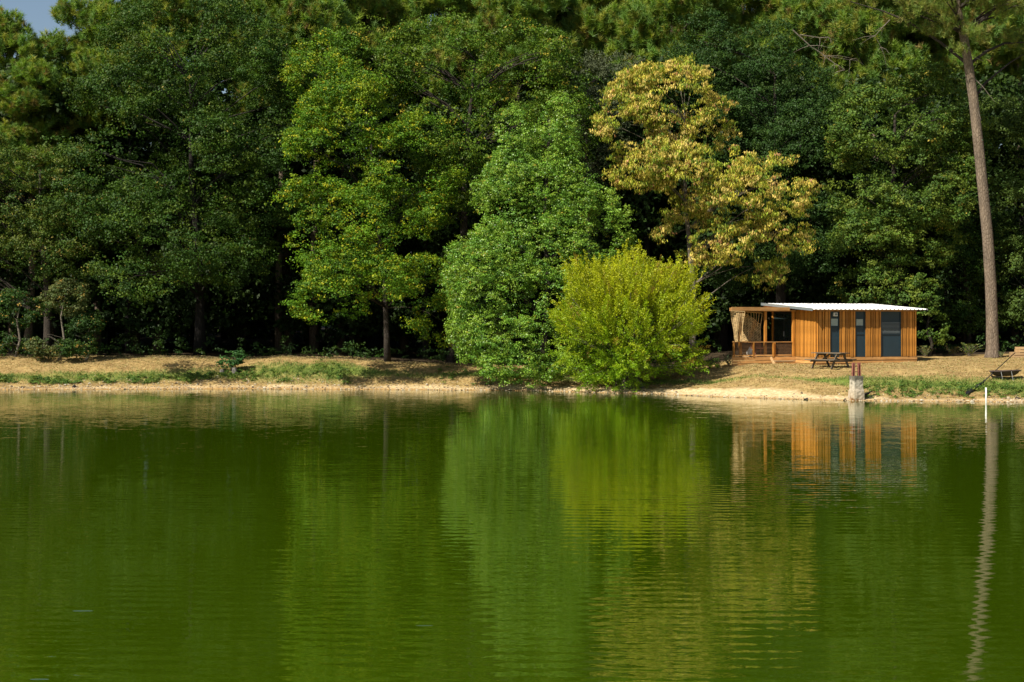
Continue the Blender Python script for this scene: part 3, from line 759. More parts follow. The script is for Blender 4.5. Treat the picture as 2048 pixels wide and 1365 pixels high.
# ------------------------------------------------------------------ ground cover
def blades():
    rng = np.random.default_rng(23); n = 210000
    px = rng.uniform(-60, 2110, n); u = rng.random(n)**1.0
    Ds = np.interp((px-1024)/F*80, shore_X, shore_D); D = Ds + .8 + u*(np.interp(px, [0, 900, 1400, 2048], [8, 7.5, 9, 15.5]))
    X = (px-1024)/F*D; s = land_s(X, D); nzv = vnoise(X*.5, D*.7, 61, 3); nz2 = vnoise(X*.25, D*.5, 77, 3); fine = vnoise(X*1.7, D*1.7, 91, 2)
    pxs = X/D*F+1024
    sw = np.interp(pxs, [-400, 0, 300, 700, 830, 1000, 1200, 1300, 1450, 1650, 1800, 2048], [.6, .6, .6, .6, .9, 1.2, 1.6, 1.9, 2.1, 1.5, .9, .8])
    keep = (s > sw+(nzv-.5)*1.4) & (fine > .33+.25*(rng.random(n)-.5))
    lx = (X-14.89)*math.cos(.349)+(D-80)*math.sin(.349); ly = -(X-14.89)*math.sin(.349)+(D-80)*math.cos(.349)
    keep &= ~((lx > -3.7) & (lx < 5.8) & (ly > .05) & (ly < 4.5) & ((lx > 0) | (ly > 1.9)))
    X = X[keep]; D = D[keep]; s = s[keep]; pxs = pxs[keep]; nzv = nzv[keep]; nz2 = nz2[keep]; n = len(X)
    gc = np.interp(pxs, [-400, 0, 500, 700, 900, 1500, 2048], [1.7, 1.7, 2.2, 2.6, 2.4, 4.0, 3.0])
    gw = np.interp(pxs, [-400, 0, 300, 480, 560, 680, 760, 1000, 1400, 1560, 1640, 1730, 1850, 2048], [.8, .8, .7, 1.0, 1.9, 1.8, .5, .7, .6, .2, .7, 1.3, 1.8, 2.0])
    g = np.clip(1.25*(1-np.abs(s-gc)/(gw*(.6+.9*nzv))), 0, 1)*np.clip(.2+1.5*nz2, 0, 1)
    isg = rng.random(n) < g
    Z = height(X, D); h = np.where(isg, rng.uniform(.05, .13, n), rng.uniform(.02, .06, n)); h = h*np.where(rng.random(n) < .01, 2.4, 1)
    a = rng.uniform(0, PI, n); w = rng.uniform(.012, .028, n)
    B = np.stack([X, D, Z-.01], 1); sd = np.stack([np.cos(a)*w, np.sin(a)*w*.4, 0*a], 1); tip = B + np.stack([rng.normal(size=n)*.05, rng.normal(size=n)*.05, h], 1)
    V = np.stack([B-sd, B+sd, tip], 1).reshape(-1, 3)
    dry = np.array([(.38,.27,.115),(.34,.24,.10),(.46,.35,.18),(.28,.20,.085),(.25,.26,.075)])[rng.integers(0, 5, n)]
    grn = np.array([(.10,.17,.03),(.14,.21,.04),(.17,.20,.05)])[rng.integers(0, 3, n)]
    c = np.where(isg[:, None], grn, dry)*rng.uniform(.8, 1.2, (n, 1))
    tag(np_mesh('dry_grass', V, 3, M_grass, c), kind='stuff')
blades()
def weeds():
    rng = np.random.default_rng(29); n = 1000
    px = np.concatenate([rng.uniform(-40, 700, int(n*.72)), rng.uniform(870, 1000, int(n*.05)), rng.uniform(1700, 2060, int(n*.23))]); n = len(px)
    D0 = np.interp((px-1024)/F*80, shore_X, shore_D)
    s = np.interp(px, [-40, 300, 500, 600, 700, 1700, 2048], [1.35, 1.35, 1.6, 2.2, 2.2, 2.6, 2.6]) + rng.normal(size=n)*np.interp(px, [0, 450, 560, 700, 1700, 2048], [.22, .28, .8, .8, .8, .8])
    D = D0+np.clip(s, 1.0, 6); X = (px-1024)/F*D
    ok = vnoise(X*.8, D*.8, 13, 2) > .38; X = X[ok]; D = D[ok]; n = len(X)
    C = np.stack([X, D, height(X, D)+.05], 1); O = np.tile(np.array([[0, 0, 1.]]), (n, 1))
    V, c = leaves(C, O, .22, 42, .07, [(.085,.155,.022),(.11,.175,.03),(.16,.20,.035),(.06,.13,.025)], rng, flat=.6, droop=.2)
    k = V[::4, 2] > height(V[::4, 0], V[::4, 1])-.03
    tag(np_mesh('green_weeds', V[np.repeat(k, 4)], 4, M_leaf, c[k]), kind='stuff')
weeds()
def pebbles():
    rng = np.random.default_rng(37); n = 5200
    px = rng.uniform(-60, 2110, n); D = np.interp((px-1024)/F*80, shore_X, shore_D)+np.abs(rng.normal(size=n))*.75-.1
    X = (px-1024)/F*D; Z = height(X, D)
    r = rng.uniform(.015, .05, n)*np.where(rng.random(n) < .04, 2.2, 1)
    oc = np.array([(1,0,0),(0,1,0),(-1,0,0),(0,-1,0),(0,0,.7),(0,0,-.7)], float)
    F8 = [(0,1,4),(1,2,4),(2,3,4),(3,0,4),(1,0,5),(2,1,5),(3,2,5),(0,3,5)]
    a = rng.uniform(0, PI, n); R = np.stack([np.cos(a), -np.sin(a), np.sin(a), np.cos(a)], 1).reshape(n, 2, 2)
    v = oc[None]*rng.uniform(.6, 1.3, (n, 6, 1))*r[:, None, None]; v[:, :, :2] = np.einsum('nij,nkj->nki', R, v[:, :, :2])
    v = v + np.stack([X, D, Z+r*.2], 1)[:, None]
    V = v[:, np.array(F8).ravel()].reshape(-1, 3)
    c = np.repeat(np.array([(.44,.35,.22),(.56,.47,.33),(.30,.22,.13),(.62,.55,.42),(.12,.09,.06)])[rng.integers(0, 5, n)]*rng.uniform(.8, 1.2, (n, 1)), 8, axis=0)
    tag(np_mesh('pebbles', V, 3, M_grass, c), kind='stuff')
pebbles()

# separate rocks on the shore
def rock(px, D_off, r, mat, label, seed, cat='rock', name='rock', sz=(1, .8, .6)):
    rng = np.random.default_rng(seed); D = float(np.interp((px-1024)/F*80, shore_X, shore_D))+D_off; x = (px-1024)/F*D
    import bmesh
    bm = bmesh.new(); bmesh.ops.create_icosphere(bm, subdivisions=2, radius=r)
    for v in bm.verts:
        k = 1+.35*math.sin(v.co.x*9/r*.4+seed)+.2*rng.normal()*.4
        v.co = Vector((v.co.x*sz[0]*k, v.co.y*sz[1]*k, v.co.z*sz[2]*k))
    me = bpy.data.meshes.new(name); bm.to_mesh(me); bm.free(); me.materials.append(mat)
    o = bpy.data.objects.new(name, me); COL.objects.link(o); o.location = (x, D, max(gz(x, D), 0)+r*.15)
    return tag(o, label, cat, 'rocks along the shoreline')
rock(148, .35, .14, M_drift, 'dark stone half sunk in the left shore, largest one there', 1)
rock(176, .45, .11, M_rock, 'brown stone just right of the largest dark stone on the left shore', 2)
rock(122, .5, .12, M_rock, 'brown stone left of the largest dark stone on the left shore', 3)
rock(45, .4, .09, M_drift, 'small dark stone at the far left end of the shoreline', 4)
rock(78, .5, .10, M_rock, 'pale flat stone near the left end of the shoreline', 5)
rock(1612, .9, .09, M_drift, 'small dark stone on the pale sand below the cabin', 6)
rock(1823, .25, .07, M_rock, 'pale stone at the waterline between concrete post and white stake', 7)
rock(1918, .45, .10, M_rock, 'pale stone at the waterline below the landing net', 8)
rock(2018, .9, .13, M_rock, 'ochre stone in the small cut bank at the right edge', 9)
rock(2036, 1.1, .11, M_drift, 'dark hollow clod in the cut bank at the right edge', 10)
rock(1070, .2, .10, M_rock, 'stone at the waterline beneath the poplar', 11)

# ------------------------------------------------------------------ cabin
PHI = math.radians(20); CP, SP = math.cos(PHI), math.sin(PHI)
OX = (1633.8-1024)/F*80; OY = 80.0
GZ0 = 1.14
cabin = empty('wooden_cabin', (OX, OY, GZ0), PHI)
tag(cabin, 'small orange-brown wooden cabin with white sheet roof and covered deck on the bank', 'cabin')
def cx2r(cx): return (1440+cx/4.876-1024)/F
def fx(cx, y=0.0):               # photo column (in the cabin crop) to local x on a plane y behind the front
    ox = OX - SP*y; oy = OY + CP*y; r = cx2r(cx); return (oy*r-ox)/(CP-SP*r)
def sy(cx): r = cx2r(cx); return (OX-OY*r)/(SP+CP*r)
def zz(cy, D=80.5): return HC-(580+cy/4.876-HZ)/F*D - GZ0
ZF = zz(657); ZT = zz(207)        # floor and wall top
LX = fx(1905); LYd = 4.35
def pbox(name, mat, x0, y0, z0, x1, y1, z1, parent=cabin, bevel=0.0):
    cx, cy, cz = (x0+x1)/2, (y0+y1)/2, (z0+z1)/2
    o = MB().box(x0-cx, y0-cy, z0-cz, x1-cx, y1-cy, z1-cz).build(name, mat, parent, bevel=bevel); o.location = (cx, cy, cz)
    return o
def pbeam(name, mat, a, b, w, h, parent=cabin):
    a = Vector(a); b = Vector(b); c = (a+b)/2
    o = MB().beam(a-c, b-c, w, h).build(name, mat, parent); o.location = c; return o
# dark core of the walls
pbox('wall', M_backing, .04, .04, ZF-.2, LX-.04, LYd, ZT+.03)
# front cladding boards of uneven width
fronts = [(925,948),(955,985),(993,1010),(1017,1048),(1053,1068),(1159,1180),(1185,1212),(1218,1240),(1244,1256),(1263,1292),(1297,1312),
          (1412,1460),(1466,1480),(1486,1503),(1509,1540),(1546,1560),(1760,1773),(1779,1812),(1817,1832),(1838,1868),(1873,1885),(1890,1905)]
for i, (a, c) in enumerate(fronts):
    pr = .0 if i % 3 else .02
    pbox('board', M_woodv, max(fx(a+1.5), 0), -.085-pr, ZF+.01, fx(c-1.5), .038, ZT-.02, bevel=.004)
# side cladding facing the deck
ys = np.linspace(.06, sy(742), 13)
for i in range(12):
    w = (ys[i+1]-ys[i]); g = .014 if i % 2 else .022
    pbox('board', M_woodv, -.05-.014*(i % 2), ys[i], ZF+.01, .037, ys[i]+w-g, ZT+.06)
pbox('corner_board', M_woodv, -.07, -.02, ZF+.01, -.003, .055, ZT-.02)
for i in range(20):
    y0 = .1+i*.21
    pbox('board', M_woodv, LX-.038, y0, ZF+.01, LX+.02+.015*(i % 2), y0+.17, ZT+.04)
# base boards
for i, (z0, z1) in enumerate([(zz(686), zz(657)-.005), (zz(716), zz(690)), (zz(745), zz(720))]):
    pbox('base_board', M_woodh, -.06, -.09+.02*i, z0, LX+.05, -.03, z1, bevel=.004)
    pbox('base_board', M_woody, -.10, -.02, z0, -.062, sy(742), z1)
    pbox('base_board', M_woody, LX+.012, -.02, z0, LX+.05, LYd, z1)
pbox('top_trim', M_woodh, -.04, -.10, ZT-.018, LX+.03, -.058+.02, ZT+.05)

def tall_window(c0, c1, pane, lines, lamp=False, louvre=False):
    x0, x1 = fx(c0), fx(c1); cz = (ZF+ZT)/2
    o = pbox('window', M_panel, x0+.004, -.02, ZF+.012, x1-.004, .036, ZT-.022)
    def sub(nm, mt, a0, b0, d0, a1, b1, d1):
        q = MB().box(a0-o.location.x, b0-o.location.y, d0-o.location.z, a1-o.location.x, b1-o.location.y, d1-o.location.z).build(nm, mt, o); return q
    sub('frame', M_panel, x0+.006, -.06, ZF+.014, x0+.035, -.021, ZT-.024); sub('frame', M_panel, x1-.035, -.06, ZF+.014, x1-.006, -.021, ZT-.024)
    if pane:
        a, c, t0, b0 = pane
        sub('pane', M_blind, fx(a), -.034, zz(b0), fx(c), -.0215, zz(t0))
        sub('pane_frame', M_panel, fx(a)-.03, -.055, zz(b0)-.03, fx(c)+.03, -.0212, zz(b0)-.002)
        sub('pane_frame', M_panel, fx(a)-.03, -.055, zz(t0)+.002, fx(c)+.03, -.0212, zz(t0)+.03)
    for l in lines: sub('rail', M_panel, x0+.036, -.05, zz(l)-.012, x1-.036, -.0214, zz(l)+.012)
    if louvre:
        for k in range(9):
            z = zz(322+k*12.5); sl_ = MB().beam((x0+.05-o.location.x, -.032-o.location.y, z-o.location.z), (x1-.05-o.location.x, -.032-o.location.y, z-o.location.z), .018, .022).build('slat', M_flash, o)
    return o
tall_window(1070, 1157, (1080, 1145, 282, 352), [368])
tall_window(1314, 1411, (1326, 1390, 286, 350), [362, 434])
tall_window(1562, 1758, None, [300, 436], louvre=True)
lampo = pbox('wall_lamp', M_white, fx(1099), -.16, zz(258), fx(1132), -.021, zz(223), bevel=.01)
MB().box(-.06, -.085, -.05, .06, -.071, .05).build('lamp_grille', M_flash, lampo)

# glazed door to the deck in the side wall
d0, d1 = sy(735), LYd-.12
gd = pbox('glass_door', M_darktube, -.03, d0, ZF+.02, .036, d1, ZT-.02)
for (a, c) in ((d0+.06, (d0+d1)/2-.04), ((d0+d1)/2+.04, d1-.06)):
    MB().box(-.045+.003, a-gd.location.y, ZF+.1-gd.location.z, -.034, c-gd.location.y, ZT-.12-gd.location.z).build('pane', M_glass, gd)
MB().box(-.075, (d0+d1)/2-.02-gd.location.y, 1.0-gd.location.z+ZF, -.043, (d0+d1)/2+.02-gd.location.y, 1.25-gd.location.z+ZF).build('handle', M_steel, gd)
pbox('door_post', M_woodv, -.09, d1+.0, ZF, -.035, d1+.1, ZT+.05)

# roof of white ribbed sheets
RY0, RY1, RX0, RX1 = -.42, LYd+.35, -.48, LX+.42
RZ0 = zz(196)+.02; RZ1 = HC-(608.3-HZ)/F*84.6-GZ0
def rz(y): return RZ0+(RZ1-RZ0)*(y-RY0)/(RY1-RY0)
npan = 7; wpan = (RX1-RX0)/npan
def sheet():
    mb = MB(); prof = []; nr = 4; p = wpan/nr
    for k in range(nr):
        x = k*p; prof += [(x, 0), (x+p*.62, 0), (x+p*.70, .038), (x+p*.88, .038), (x+p*.96, 0)]
    prof.append((wpan, 0)); n = len(prof)
    for (y, z) in ((RY0, rz(RY0)), (RY1, rz(RY1))):
        for (x, h) in prof: mb.v.append((x, y, z+h))
        for (x, h) in prof: mb.v.append((x, y, z+h-.012))
    for k in range(n-1):
        mb.f += [(k, k+1, 2*n+k+1, 2*n+k), (n+k, 3*n+k, 3*n+k+1, n+k+1), (k, n+k, n+k+1, k+1), (2*n+k, 2*n+k+1, 3*n+k+1, 3*n+k)]
    return mb
s0 = sheet().build('roof_sheet', M_roof, cabin); s0.location = (RX0, 0, 0)
for k in range(1, npan):
    s = s0.copy(); COL.objects.link(s); s.location = (RX0+wpan*k, 0, 0)
o = MB(); o.v = [(RX0+.05, RY0+.08, ZT+.052), (RX1-.08, RY0+.08, ZT+.052), (RX1-.08, RY1-.1, rz(RY1)-.16), (RX0+.05, RY1-.1, rz(RY1)-.16)]
o.v += [(a, b_, rz(b_)-.02) for (a, b_, c_) in o.v[:4]]; o.f = [(0,3,2,1),(4,5,6,7),(0,1,5,4),(1,2,6,5),(2,3,7,6),(3,0,4,7)]
o.build('roof_frame', M_woodh, cabin)
pbeam('roof_flashing', M_flash, (RX0-.012, RY0-.01, rz(RY0)-.01), (RX0-.012, RY1+.01, rz(RY1)-.01), .03, .13)
pbeam('roof_flashing', M_flash, (RX1+.012, RY0-.01, rz(RY0)+.0), (RX1+.012, RY1+.01, rz(RY1)+.0), .03, .08)

def litter():
    rng = np.random.default_rng(51); mb = MB()
    for i in range(110):
        x = rng.uniform(RX0+.1, RX1-.1); y = RY1-.1-abs(rng.normal())*1.6
        if y < RY0+.1: continue
        a = rng.uniform(0, PI); L = rng.uniform(.03, .09); p = c2w(x, y, rz(y)+.045); q = c2w(x+math.cos(a)*L, y+math.sin(a)*L, rz(y+math.sin(a)*L)+.045)
        mb.beam(p, q, rng.uniform(.012, .035), .012)
    tag(mb.build('leaf_litter', M_drift), kind='stuff')
def c2w(x, y, z): return Vector((OX+CP*x-SP*y, OY+SP*x+CP*y, GZ0+z))
litter()

# deck left of the cabin
DY = 1.9; DX0 = -3.6
nb_ = 12; SL = .52
def ylim(x): return min(LYd, DY+.06+max(0, x-DX0)/SL)
BX = DX0+SL*(LYd-DY)
for k in range(nb_):
    x0 = DX0+(-.11-DX0)*k/nb_; pbox('deck_board', M_plank, x0, DY+.03, ZF-.05, x0+(-.11-DX0)/nb_-.012, ylim(x0), ZF-.01)
for (z0, z1, xr) in [(zz(688, 81), ZF-.003, -.1), (zz(716, 81), zz(692, 81), -.08), (zz(747, 81), zz(720, 81), -.6)]:
    pbox('fascia_board', M_woodh, DX0-.05, DY-.03, z0, xr, DY+.02, z1, bevel=.004)
    pbeam('fascia_board', M_woodh, (DX0-.02, DY+.04, (z0+z1)/2), (BX-.02, LYd, (z0+z1)/2), .03, z1-z0)
# shallow step in front of the gate, and its slanted plank
pbox('step', M_plank, fx(545, 1.5), DY-.36, zz(700, 81), fx(742, 1.5), DY-.035, zz(690, 81)); pbox('step', M_woodh, fx(545, 1.5), DY-.34, zz(742, 81), fx(742, 1.5), DY-.30, zz(703, 81))
pbeam('slanted_plank', M_plank, (fx(516, 1.6), DY-.08, zz(662, 81)), (fx(556, 1.2), DY-.55, zz(746, 81)), .035, .13)
PZ = zz(207, 81)
for cx in (207, 450, 722):
    x = fx(cx, DY); pbox('post', M_woodv, x-.06, DY+.03, ZF, x+.06, DY+.15, PZ, bevel=.006)
for x in (-1.9,):
    pbox('post', M_woodv, x-.05, LYd-.12, ZF, x+.05, LYd-.02, PZ)
# pergola roof
PXa, PXb = DX0-.12, fx(668, DY)
pbox('beam', M_woodh, PXa, DY-.14, PZ+.015, PXb, DY-.08, zz(170, 81), bevel=.004)
pbeam('beam', M_woodh, (PXa+.03, DY-.075, (PZ+.015+zz(172, 81))/2), (BX-.07, LYd+.03, (PZ+.015+zz(172, 81))/2), .05, zz(172, 81)-PZ-.015); pbox('beam', M_woodh, BX-.12, LYd+.04, PZ+.015, PXb, LYd+.1, zz(172, 81))
pbox('lintel', M_woodh, PXa+.1, DY-.07, PZ-.02, fx(735, DY), DY+.028, PZ+.06)
for k in range(6):
    x = PXa+.25+k*.52; pbox('rafter', M_woody, x, DY-.076, PZ+.062, x+.045, min(LYd+.038, ylim(x-.1)), zz(180, 81))
pr_ = MB(); z0_, z1_ = zz(179.5, 81), zz(174, 81); qd = [(PXa+.07, DY-.076), (PXb, DY-.076), (PXb, LYd+.037), (BX-.03, LYd+.037)]
pr_.v = [(a, b_, z0_) for a, b_ in qd]+[(a, b_, z1_) for a, b_ in qd]; pr_.f = [(0,3,2,1),(4,5,6,7),(0,1,5,4),(1,2,6,5),(2,3,7,6),(3,0,4,7)]
pr_.build('pergola_roof', M_woodh, cabin)
# railing: posts, rails and bars
RT = zz(507, 81); RB = zz(640, 81)
def railing(x0, x1, posts, y, grid=False, name='railing'):
    r = pbox(name, M_woodh, x0, y-.05, RT-.035, x1, y+.05, RT)
    def sub(nm, mt, b): 
        l = r.location; return MB().box(b[0]-l.x, b[1]-l.y, b[2]-l.z, b[3]-l.x, b[4]-l.y, b[5]-l.z).build(nm, mt, r)
    for p in posts: sub('post', M_woodv, (p-.04, y-.045, ZF+.0, p+.04, y+.045, RT-.037))
    sub('lower_rail', M_woodh, (x0, y-.03, RB-.03, x1, y+.03, RB+.03))
    nbar = 9
    for k in range(nbar):
        z = RB+.05+(RT-.08-RB-.05)*k/(nbar-1); sub('bar', M_wire, (x0, y-.008, z-.008, x1, y+.008, z+.008))
    if grid:
        m = int((x1-x0)/.06)
        for k in range(m):
            x = x0+(x1-x0)*(k+.5)/m; sub('bar', M_wire, (x-.007, y-.017, RB+.03, x+.007, y-.0085, RT-.04))
    return r
railing(DX0, fx(527, DY), [DX0+.05, fx(325, DY), fx(516, DY)], DY-.01)
railing(fx(533, DY), fx(706, DY), [fx(539, DY)], DY+.09, True, 'gate')
rs = pbeam('side_railing', M_woodh, (DX0+.05, DY+.08, RT-.018), (BX+.05, LYd, RT-.018), .08, .034)
for k in range(9):
    z = RB+.05+(RT-.08-RB-.05)*k/8; l = rs.location
    MB().beam(Vector((DX0+.05, DY+.08, z))-l, Vector((BX+.05, LYd, z))-l, .016, .016).build('bar', M_wire, rs)
# back screen of the deck
br = pbox('back_railing', M_woodh, BX+.1, LYd-.18, RT-.035, -.12, LYd-.10, RT)
for k in range(9):
    z = RB+.05+(RT-.08-RB-.05)*k/8; l = br.location
    MB().box(BX+.1-l.x, -.008, z-.008-l.z, -.12-l.x, .008, z+.008-l.z).build('bar', M_wire, br)

# woven reed screens hung from the pergola
def c2w(x, y, z): return Vector((OX+CP*x-SP*y, OY+SP*x+CP*y, GZ0+z))
def screen(label, tl, trr, br_, bl, y, nu, nv, slant, seed, width=.022):
    rng = np.random.default_rng(seed); base = c2w((tl[0]+trr[0])/2, y, tl[1])
    root = empty('reed_screen', base); tag(root, label, 'screen', 'woven screens hung on the deck')
    def pt(u, v):
        xt = tl[0]+(trr[0]-tl[0])*u; xb = bl[0]+(br_[0]-bl[0])*u; zt = tl[1]+(trr[1]-tl[1])*u; zb = bl[1]+(br_[1]-bl[1])*u
        x = xt+(xb-xt)*v; z = zt+(zb-zt)*v
        return c2w(x, y+.09*math.sin(u*9+v*2.3)*(.3+v)+.05*math.sin(v*7+u*4), z)-base
    mb = MB()
    def strip(uv0, uv1, w, k=7):
        prev = None
        for i in range(k+1):
            t = i/k; u = uv0[0]+(uv1[0]-uv0[0])*t; v = uv0[1]+(uv1[1]-uv0[1])*t
            p = pt(min(max(u, 0), 1), min(max(v, 0), 1))
            if prev is not None and (p-prev).length > .01: mb.beam(prev, p, .008, w, (0, 0, 1) if abs((p-prev).normalized().z) < .8 else (1, 0, 0))
            prev = p
    for k in range(nu+1): strip((k/nu, 0), (k/nu, 1), width)
    for k in range(nv+1):
        v = k/nv; strip((0, v), (1, v+slant), width*rng.uniform(.9, 1.9))
    mb.build('weave', M_net, root)
    rr = MB(); rr.beam(pt(0, 0), pt(1, 0), .03, .04); rr.build('top_rod', M_net, root)
screen('bunched woven reed screen hanging at the outer left corner of the deck', (fx(106, 1.75), zz(206, 81)), (fx(238, 1.75), zz(212, 81)), (fx(200, 1.75), zz(500, 81)), (fx(152, 1.75), zz(500, 81)), 1.74, 7, 24, .09, 1, .024)
screen('wider woven reed screen with slanting slits behind the front deck posts', (fx(226, 2.6), zz(214, 81)), (fx(408, 2.6), zz(226, 81)), (fx(380, 2.6), zz(498, 81)), (fx(226, 2.6), zz(498, 81)), 2.6, 7, 17, .42, 2, .034)
# chair and bag on the deck behind the railing
def chair():
    x = fx(372, 2.9); b_ = c2w(x, 2.9, ZF-.01); r = empty('garden_chair', b_, PHI); tag(r, 'reddish wooden chair standing on the deck behind the railing', 'chair')
    MB().box(-.3, -.25, .40, .3, .25, .44).build('seat', M_chair, r)
    for k in range(5): MB().box(-.28+k*.115, .22, .45, -.19+k*.115, .25, .78).build('slat', M_chair, r)
    for (a, c) in ((-.27, -.22), (.27, -.22), (-.27, .22), (.27, .22)): MB().box(a-.025, c-.025, 0, a+.025, c+.025, .398).build('leg', M_chair, r)
    MB().box(-.3, .215, .785, .3, .255, .83).build('top_rail', M_chair, r)
chair()
def cloth():
    x = fx(300, 2.3); b_ = c2w(x, 2.3, ZF-.01); import bmesh
    bm = bmesh.new(); bmesh.ops.create_icosphere(bm, subdivisions=3, radius=.17)
    for v in bm.verts:
        k = 1+.25*math.sin(v.co.x*30)*math.cos(v.co.z*23+v.co.y*17); v.co *= k; v.co.z = max(v.co.z*1.5, -.2)
    me = bpy.data.meshes.new('white_bag'); bm.to_mesh(me); bm.free(); me.materials.append(M_white)
    o = bpy.data.objects.new('white_bag', me); COL.objects.link(o); o.location = b_+Vector((0, 0, .30)); tag(o, 'crumpled whitish bag on the deck behind the railing', 'bag')
    o.location.z = b_.z+.2
cloth()

# ------------------------------------------------------------------ picnic table
def picnic():
    D = 77.6; x = (1661-1024)/F*D; z = gz(x, D); root = empty('picnic_table', (x, D, z-.01), -math.radians(50))
    tag(root, 'weathered grey-brown picnic table with attached benches in front of the cabin', 'picnic table')
    for k in range(5): pbox('plank', M_greywood, -.88, -.37+k*.15, .725, .88, -.37+k*.15+.14, .765, root)
    for s in (-1, 1):
        b_ = pbox('bench', M_greywood, -.88, s*.70-.14, .42, .88, s*.70-.006, .46, root)
        pbox('bench', M_greywood, -.88, s*.70+.006, .42, .88, s*.70+.14, .46, root)
    for e in (-.58, .58):
        for s in (-1, 1): pbeam('leg', M_greywood, (e, s*.22, .72), (e, s*.66, .0), .045, .11, root)
        pbeam('crossbar', M_greywood, (e+.047, -.84, .375), (e+.047, .84, .375), .045, .09, root)
        pbeam('top_brace', M_greywood, (e+.047, -.34, .68), (e+.047, .34, .68), .045, .085, root)
    pbeam('brace', M_greywood, (-.53, 0, .38), (-.05, 0, .70), .04, .08, root); pbeam('brace', M_greywood, (.53, 0, .38), (.05, 0, .70), .04, .08, root)
picnic()

# ------------------------------------------------------------------ concrete post with rusty steel on top
def cpost():
    D = 71.1; x = (1712.5-1024)/F*D; root = empty('concrete_post', (x, D, 0)); root.rotation_euler = (0, 0, .35)
    tag(root, 'stained concrete post with rusty steel uprights standing at the water edge', 'post')
    import bmesh
    bm = bmesh.new(); rng = np.random.default_rng(4)
    nz_ = 16; hw = .23; rings = []
    for i in range(nz_+1):
        z = -.4 + 1.46*i/nz_; k = hw*(1+.05*math.sin(z*5+1)) + (.02 if z < .45 else 0); ring = []
        for j in range(16):
            a = 2*PI*j/16; sx = max(-1, min(1, 1.35*math.cos(a))); sy_ = max(-1, min(1, 1.35*math.sin(a))); q = k*(1+rng.normal()*.018)
            ring.append(bm.verts.new((sx*q, sy_*q, z)))
        rings.append(ring)
    for i in range(nz_):
        for j in range(16): bm.faces.new((rings[i][j], rings[i][(j+1) % 16], rings[i+1][(j+1) % 16], rings[i+1][j]))
    bm.faces.new(rings[-1]); me = bpy.data.meshes.new('block'); bm.to_mesh(me); bm.free(); me.materials.append(M_conc)
    o = bpy.data.objects.new('block', me); COL.objects.link(o); o.parent = root
    for s, lean in ((-1, .012), (1, -.015)):
        mb = MB(); xc = s*.15
        mb.beam((xc-.045, 0, 1.05), (xc-.045+lean, 0, 1.64), .012, .11, (0, 1, 0)); mb.beam((xc+.045, 0, 1.05), (xc+.045+lean, 0, 1.64), .012, .11, (0, 1, 0)); mb.beam((xc, 0, 1.05), (xc+lean, 0, 1.62), .078, .012, (0, 1, 0))
        mb.build('upright', M_rust, root)
    MB().beam((-.12, 0, 1.24), (.12, 0, 1.24), .04, .035).build('crossbar', M_rust, root)
cpost()
# white stake
D = 68.6; x = (1972-1024)/F*D
o = MB().tube([(0, 0, -.6), (.005, 0, .2), (.0, 0, .66)], [.037, .036, .035], 10).build('white_stake', M_white, None, True); o.location = (x, D, 0)
tag(o, 'thin white stake standing in the water near the right edge', 'stake')

# driftwood
def drift():
    D = 71.9; x = (1735-1024)/F*D; z = gz(x, D)
    o = MB().tube([(-.17, 0, .02), (-.08, 0, .07), (.03, .02, .09), (.12, 0, .17), (.20, 0, .22)], [.03, .07, .06, .03, .012], 7).build('driftwood', M_drift, None, True)
    o.location = (x, D, z); tag(o, 'short dark piece of driftwood on the sand right of the concrete post', 'driftwood')
drift()

# ------------------------------------------------------------------ carp cradle and landing net
def cradle():
    D = 74.3; x = (2010-1024)/F*D; z = gz(x, D); root = empty('fish_cradle', (x, D, z), math.radians(-12)); k = .6
    tag(root, 'dark folding fish cradle on short steel legs by the right edge', 'fish cradle')
    zt = .43; L = .66; Wd = .32
    fr = MB(); c = [(-L, -Wd, zt-.05), (L, -Wd, zt), (L, Wd, zt), (-L, Wd, zt-.05)]
    for i in range(4): fr.tube([c[i], c[(i+1) % 4]], .026, 7)
    fr.build('frame', M_brownfab, root, True)
    mb = MB(); nu, nv = 14, 8
    for j in range(nv+1):
        for i in range(nu+1):
            u = i/nu*2-1; v = j/nv*2-1; zc = (zt-.025+.025*u)-.24*(1-abs(v)**2.2)*(1-abs(u)**5)
            mb.v.append((u*L, v*Wd, zc))
    for j in range(nv):
        for i in range(nu): a = j*(nu+1)+i; mb.f.append((a, a+1, a+nu+2, a+nu+1))
    mb.build('sling', M_brownfab, root, True)
    for (px_, s) in ((-.62, -1), (-.62, 1), (-.2, -1), (-.2, 1), (.25, -1), (.25, 1)):
        MB().tube([(px_, s*Wd, zt-.03), (px_+.08, s*(Wd+.04), -.04)], .014, 6).build('leg', M_steel if px_ > -.4 else M_darktube, root)
    MB().tube([(-.62, -Wd, .2), (-.5, -Wd, .12), (-.2, -Wd, .14)], .014, 6).build('brace', M_darktube, root)
cradle()
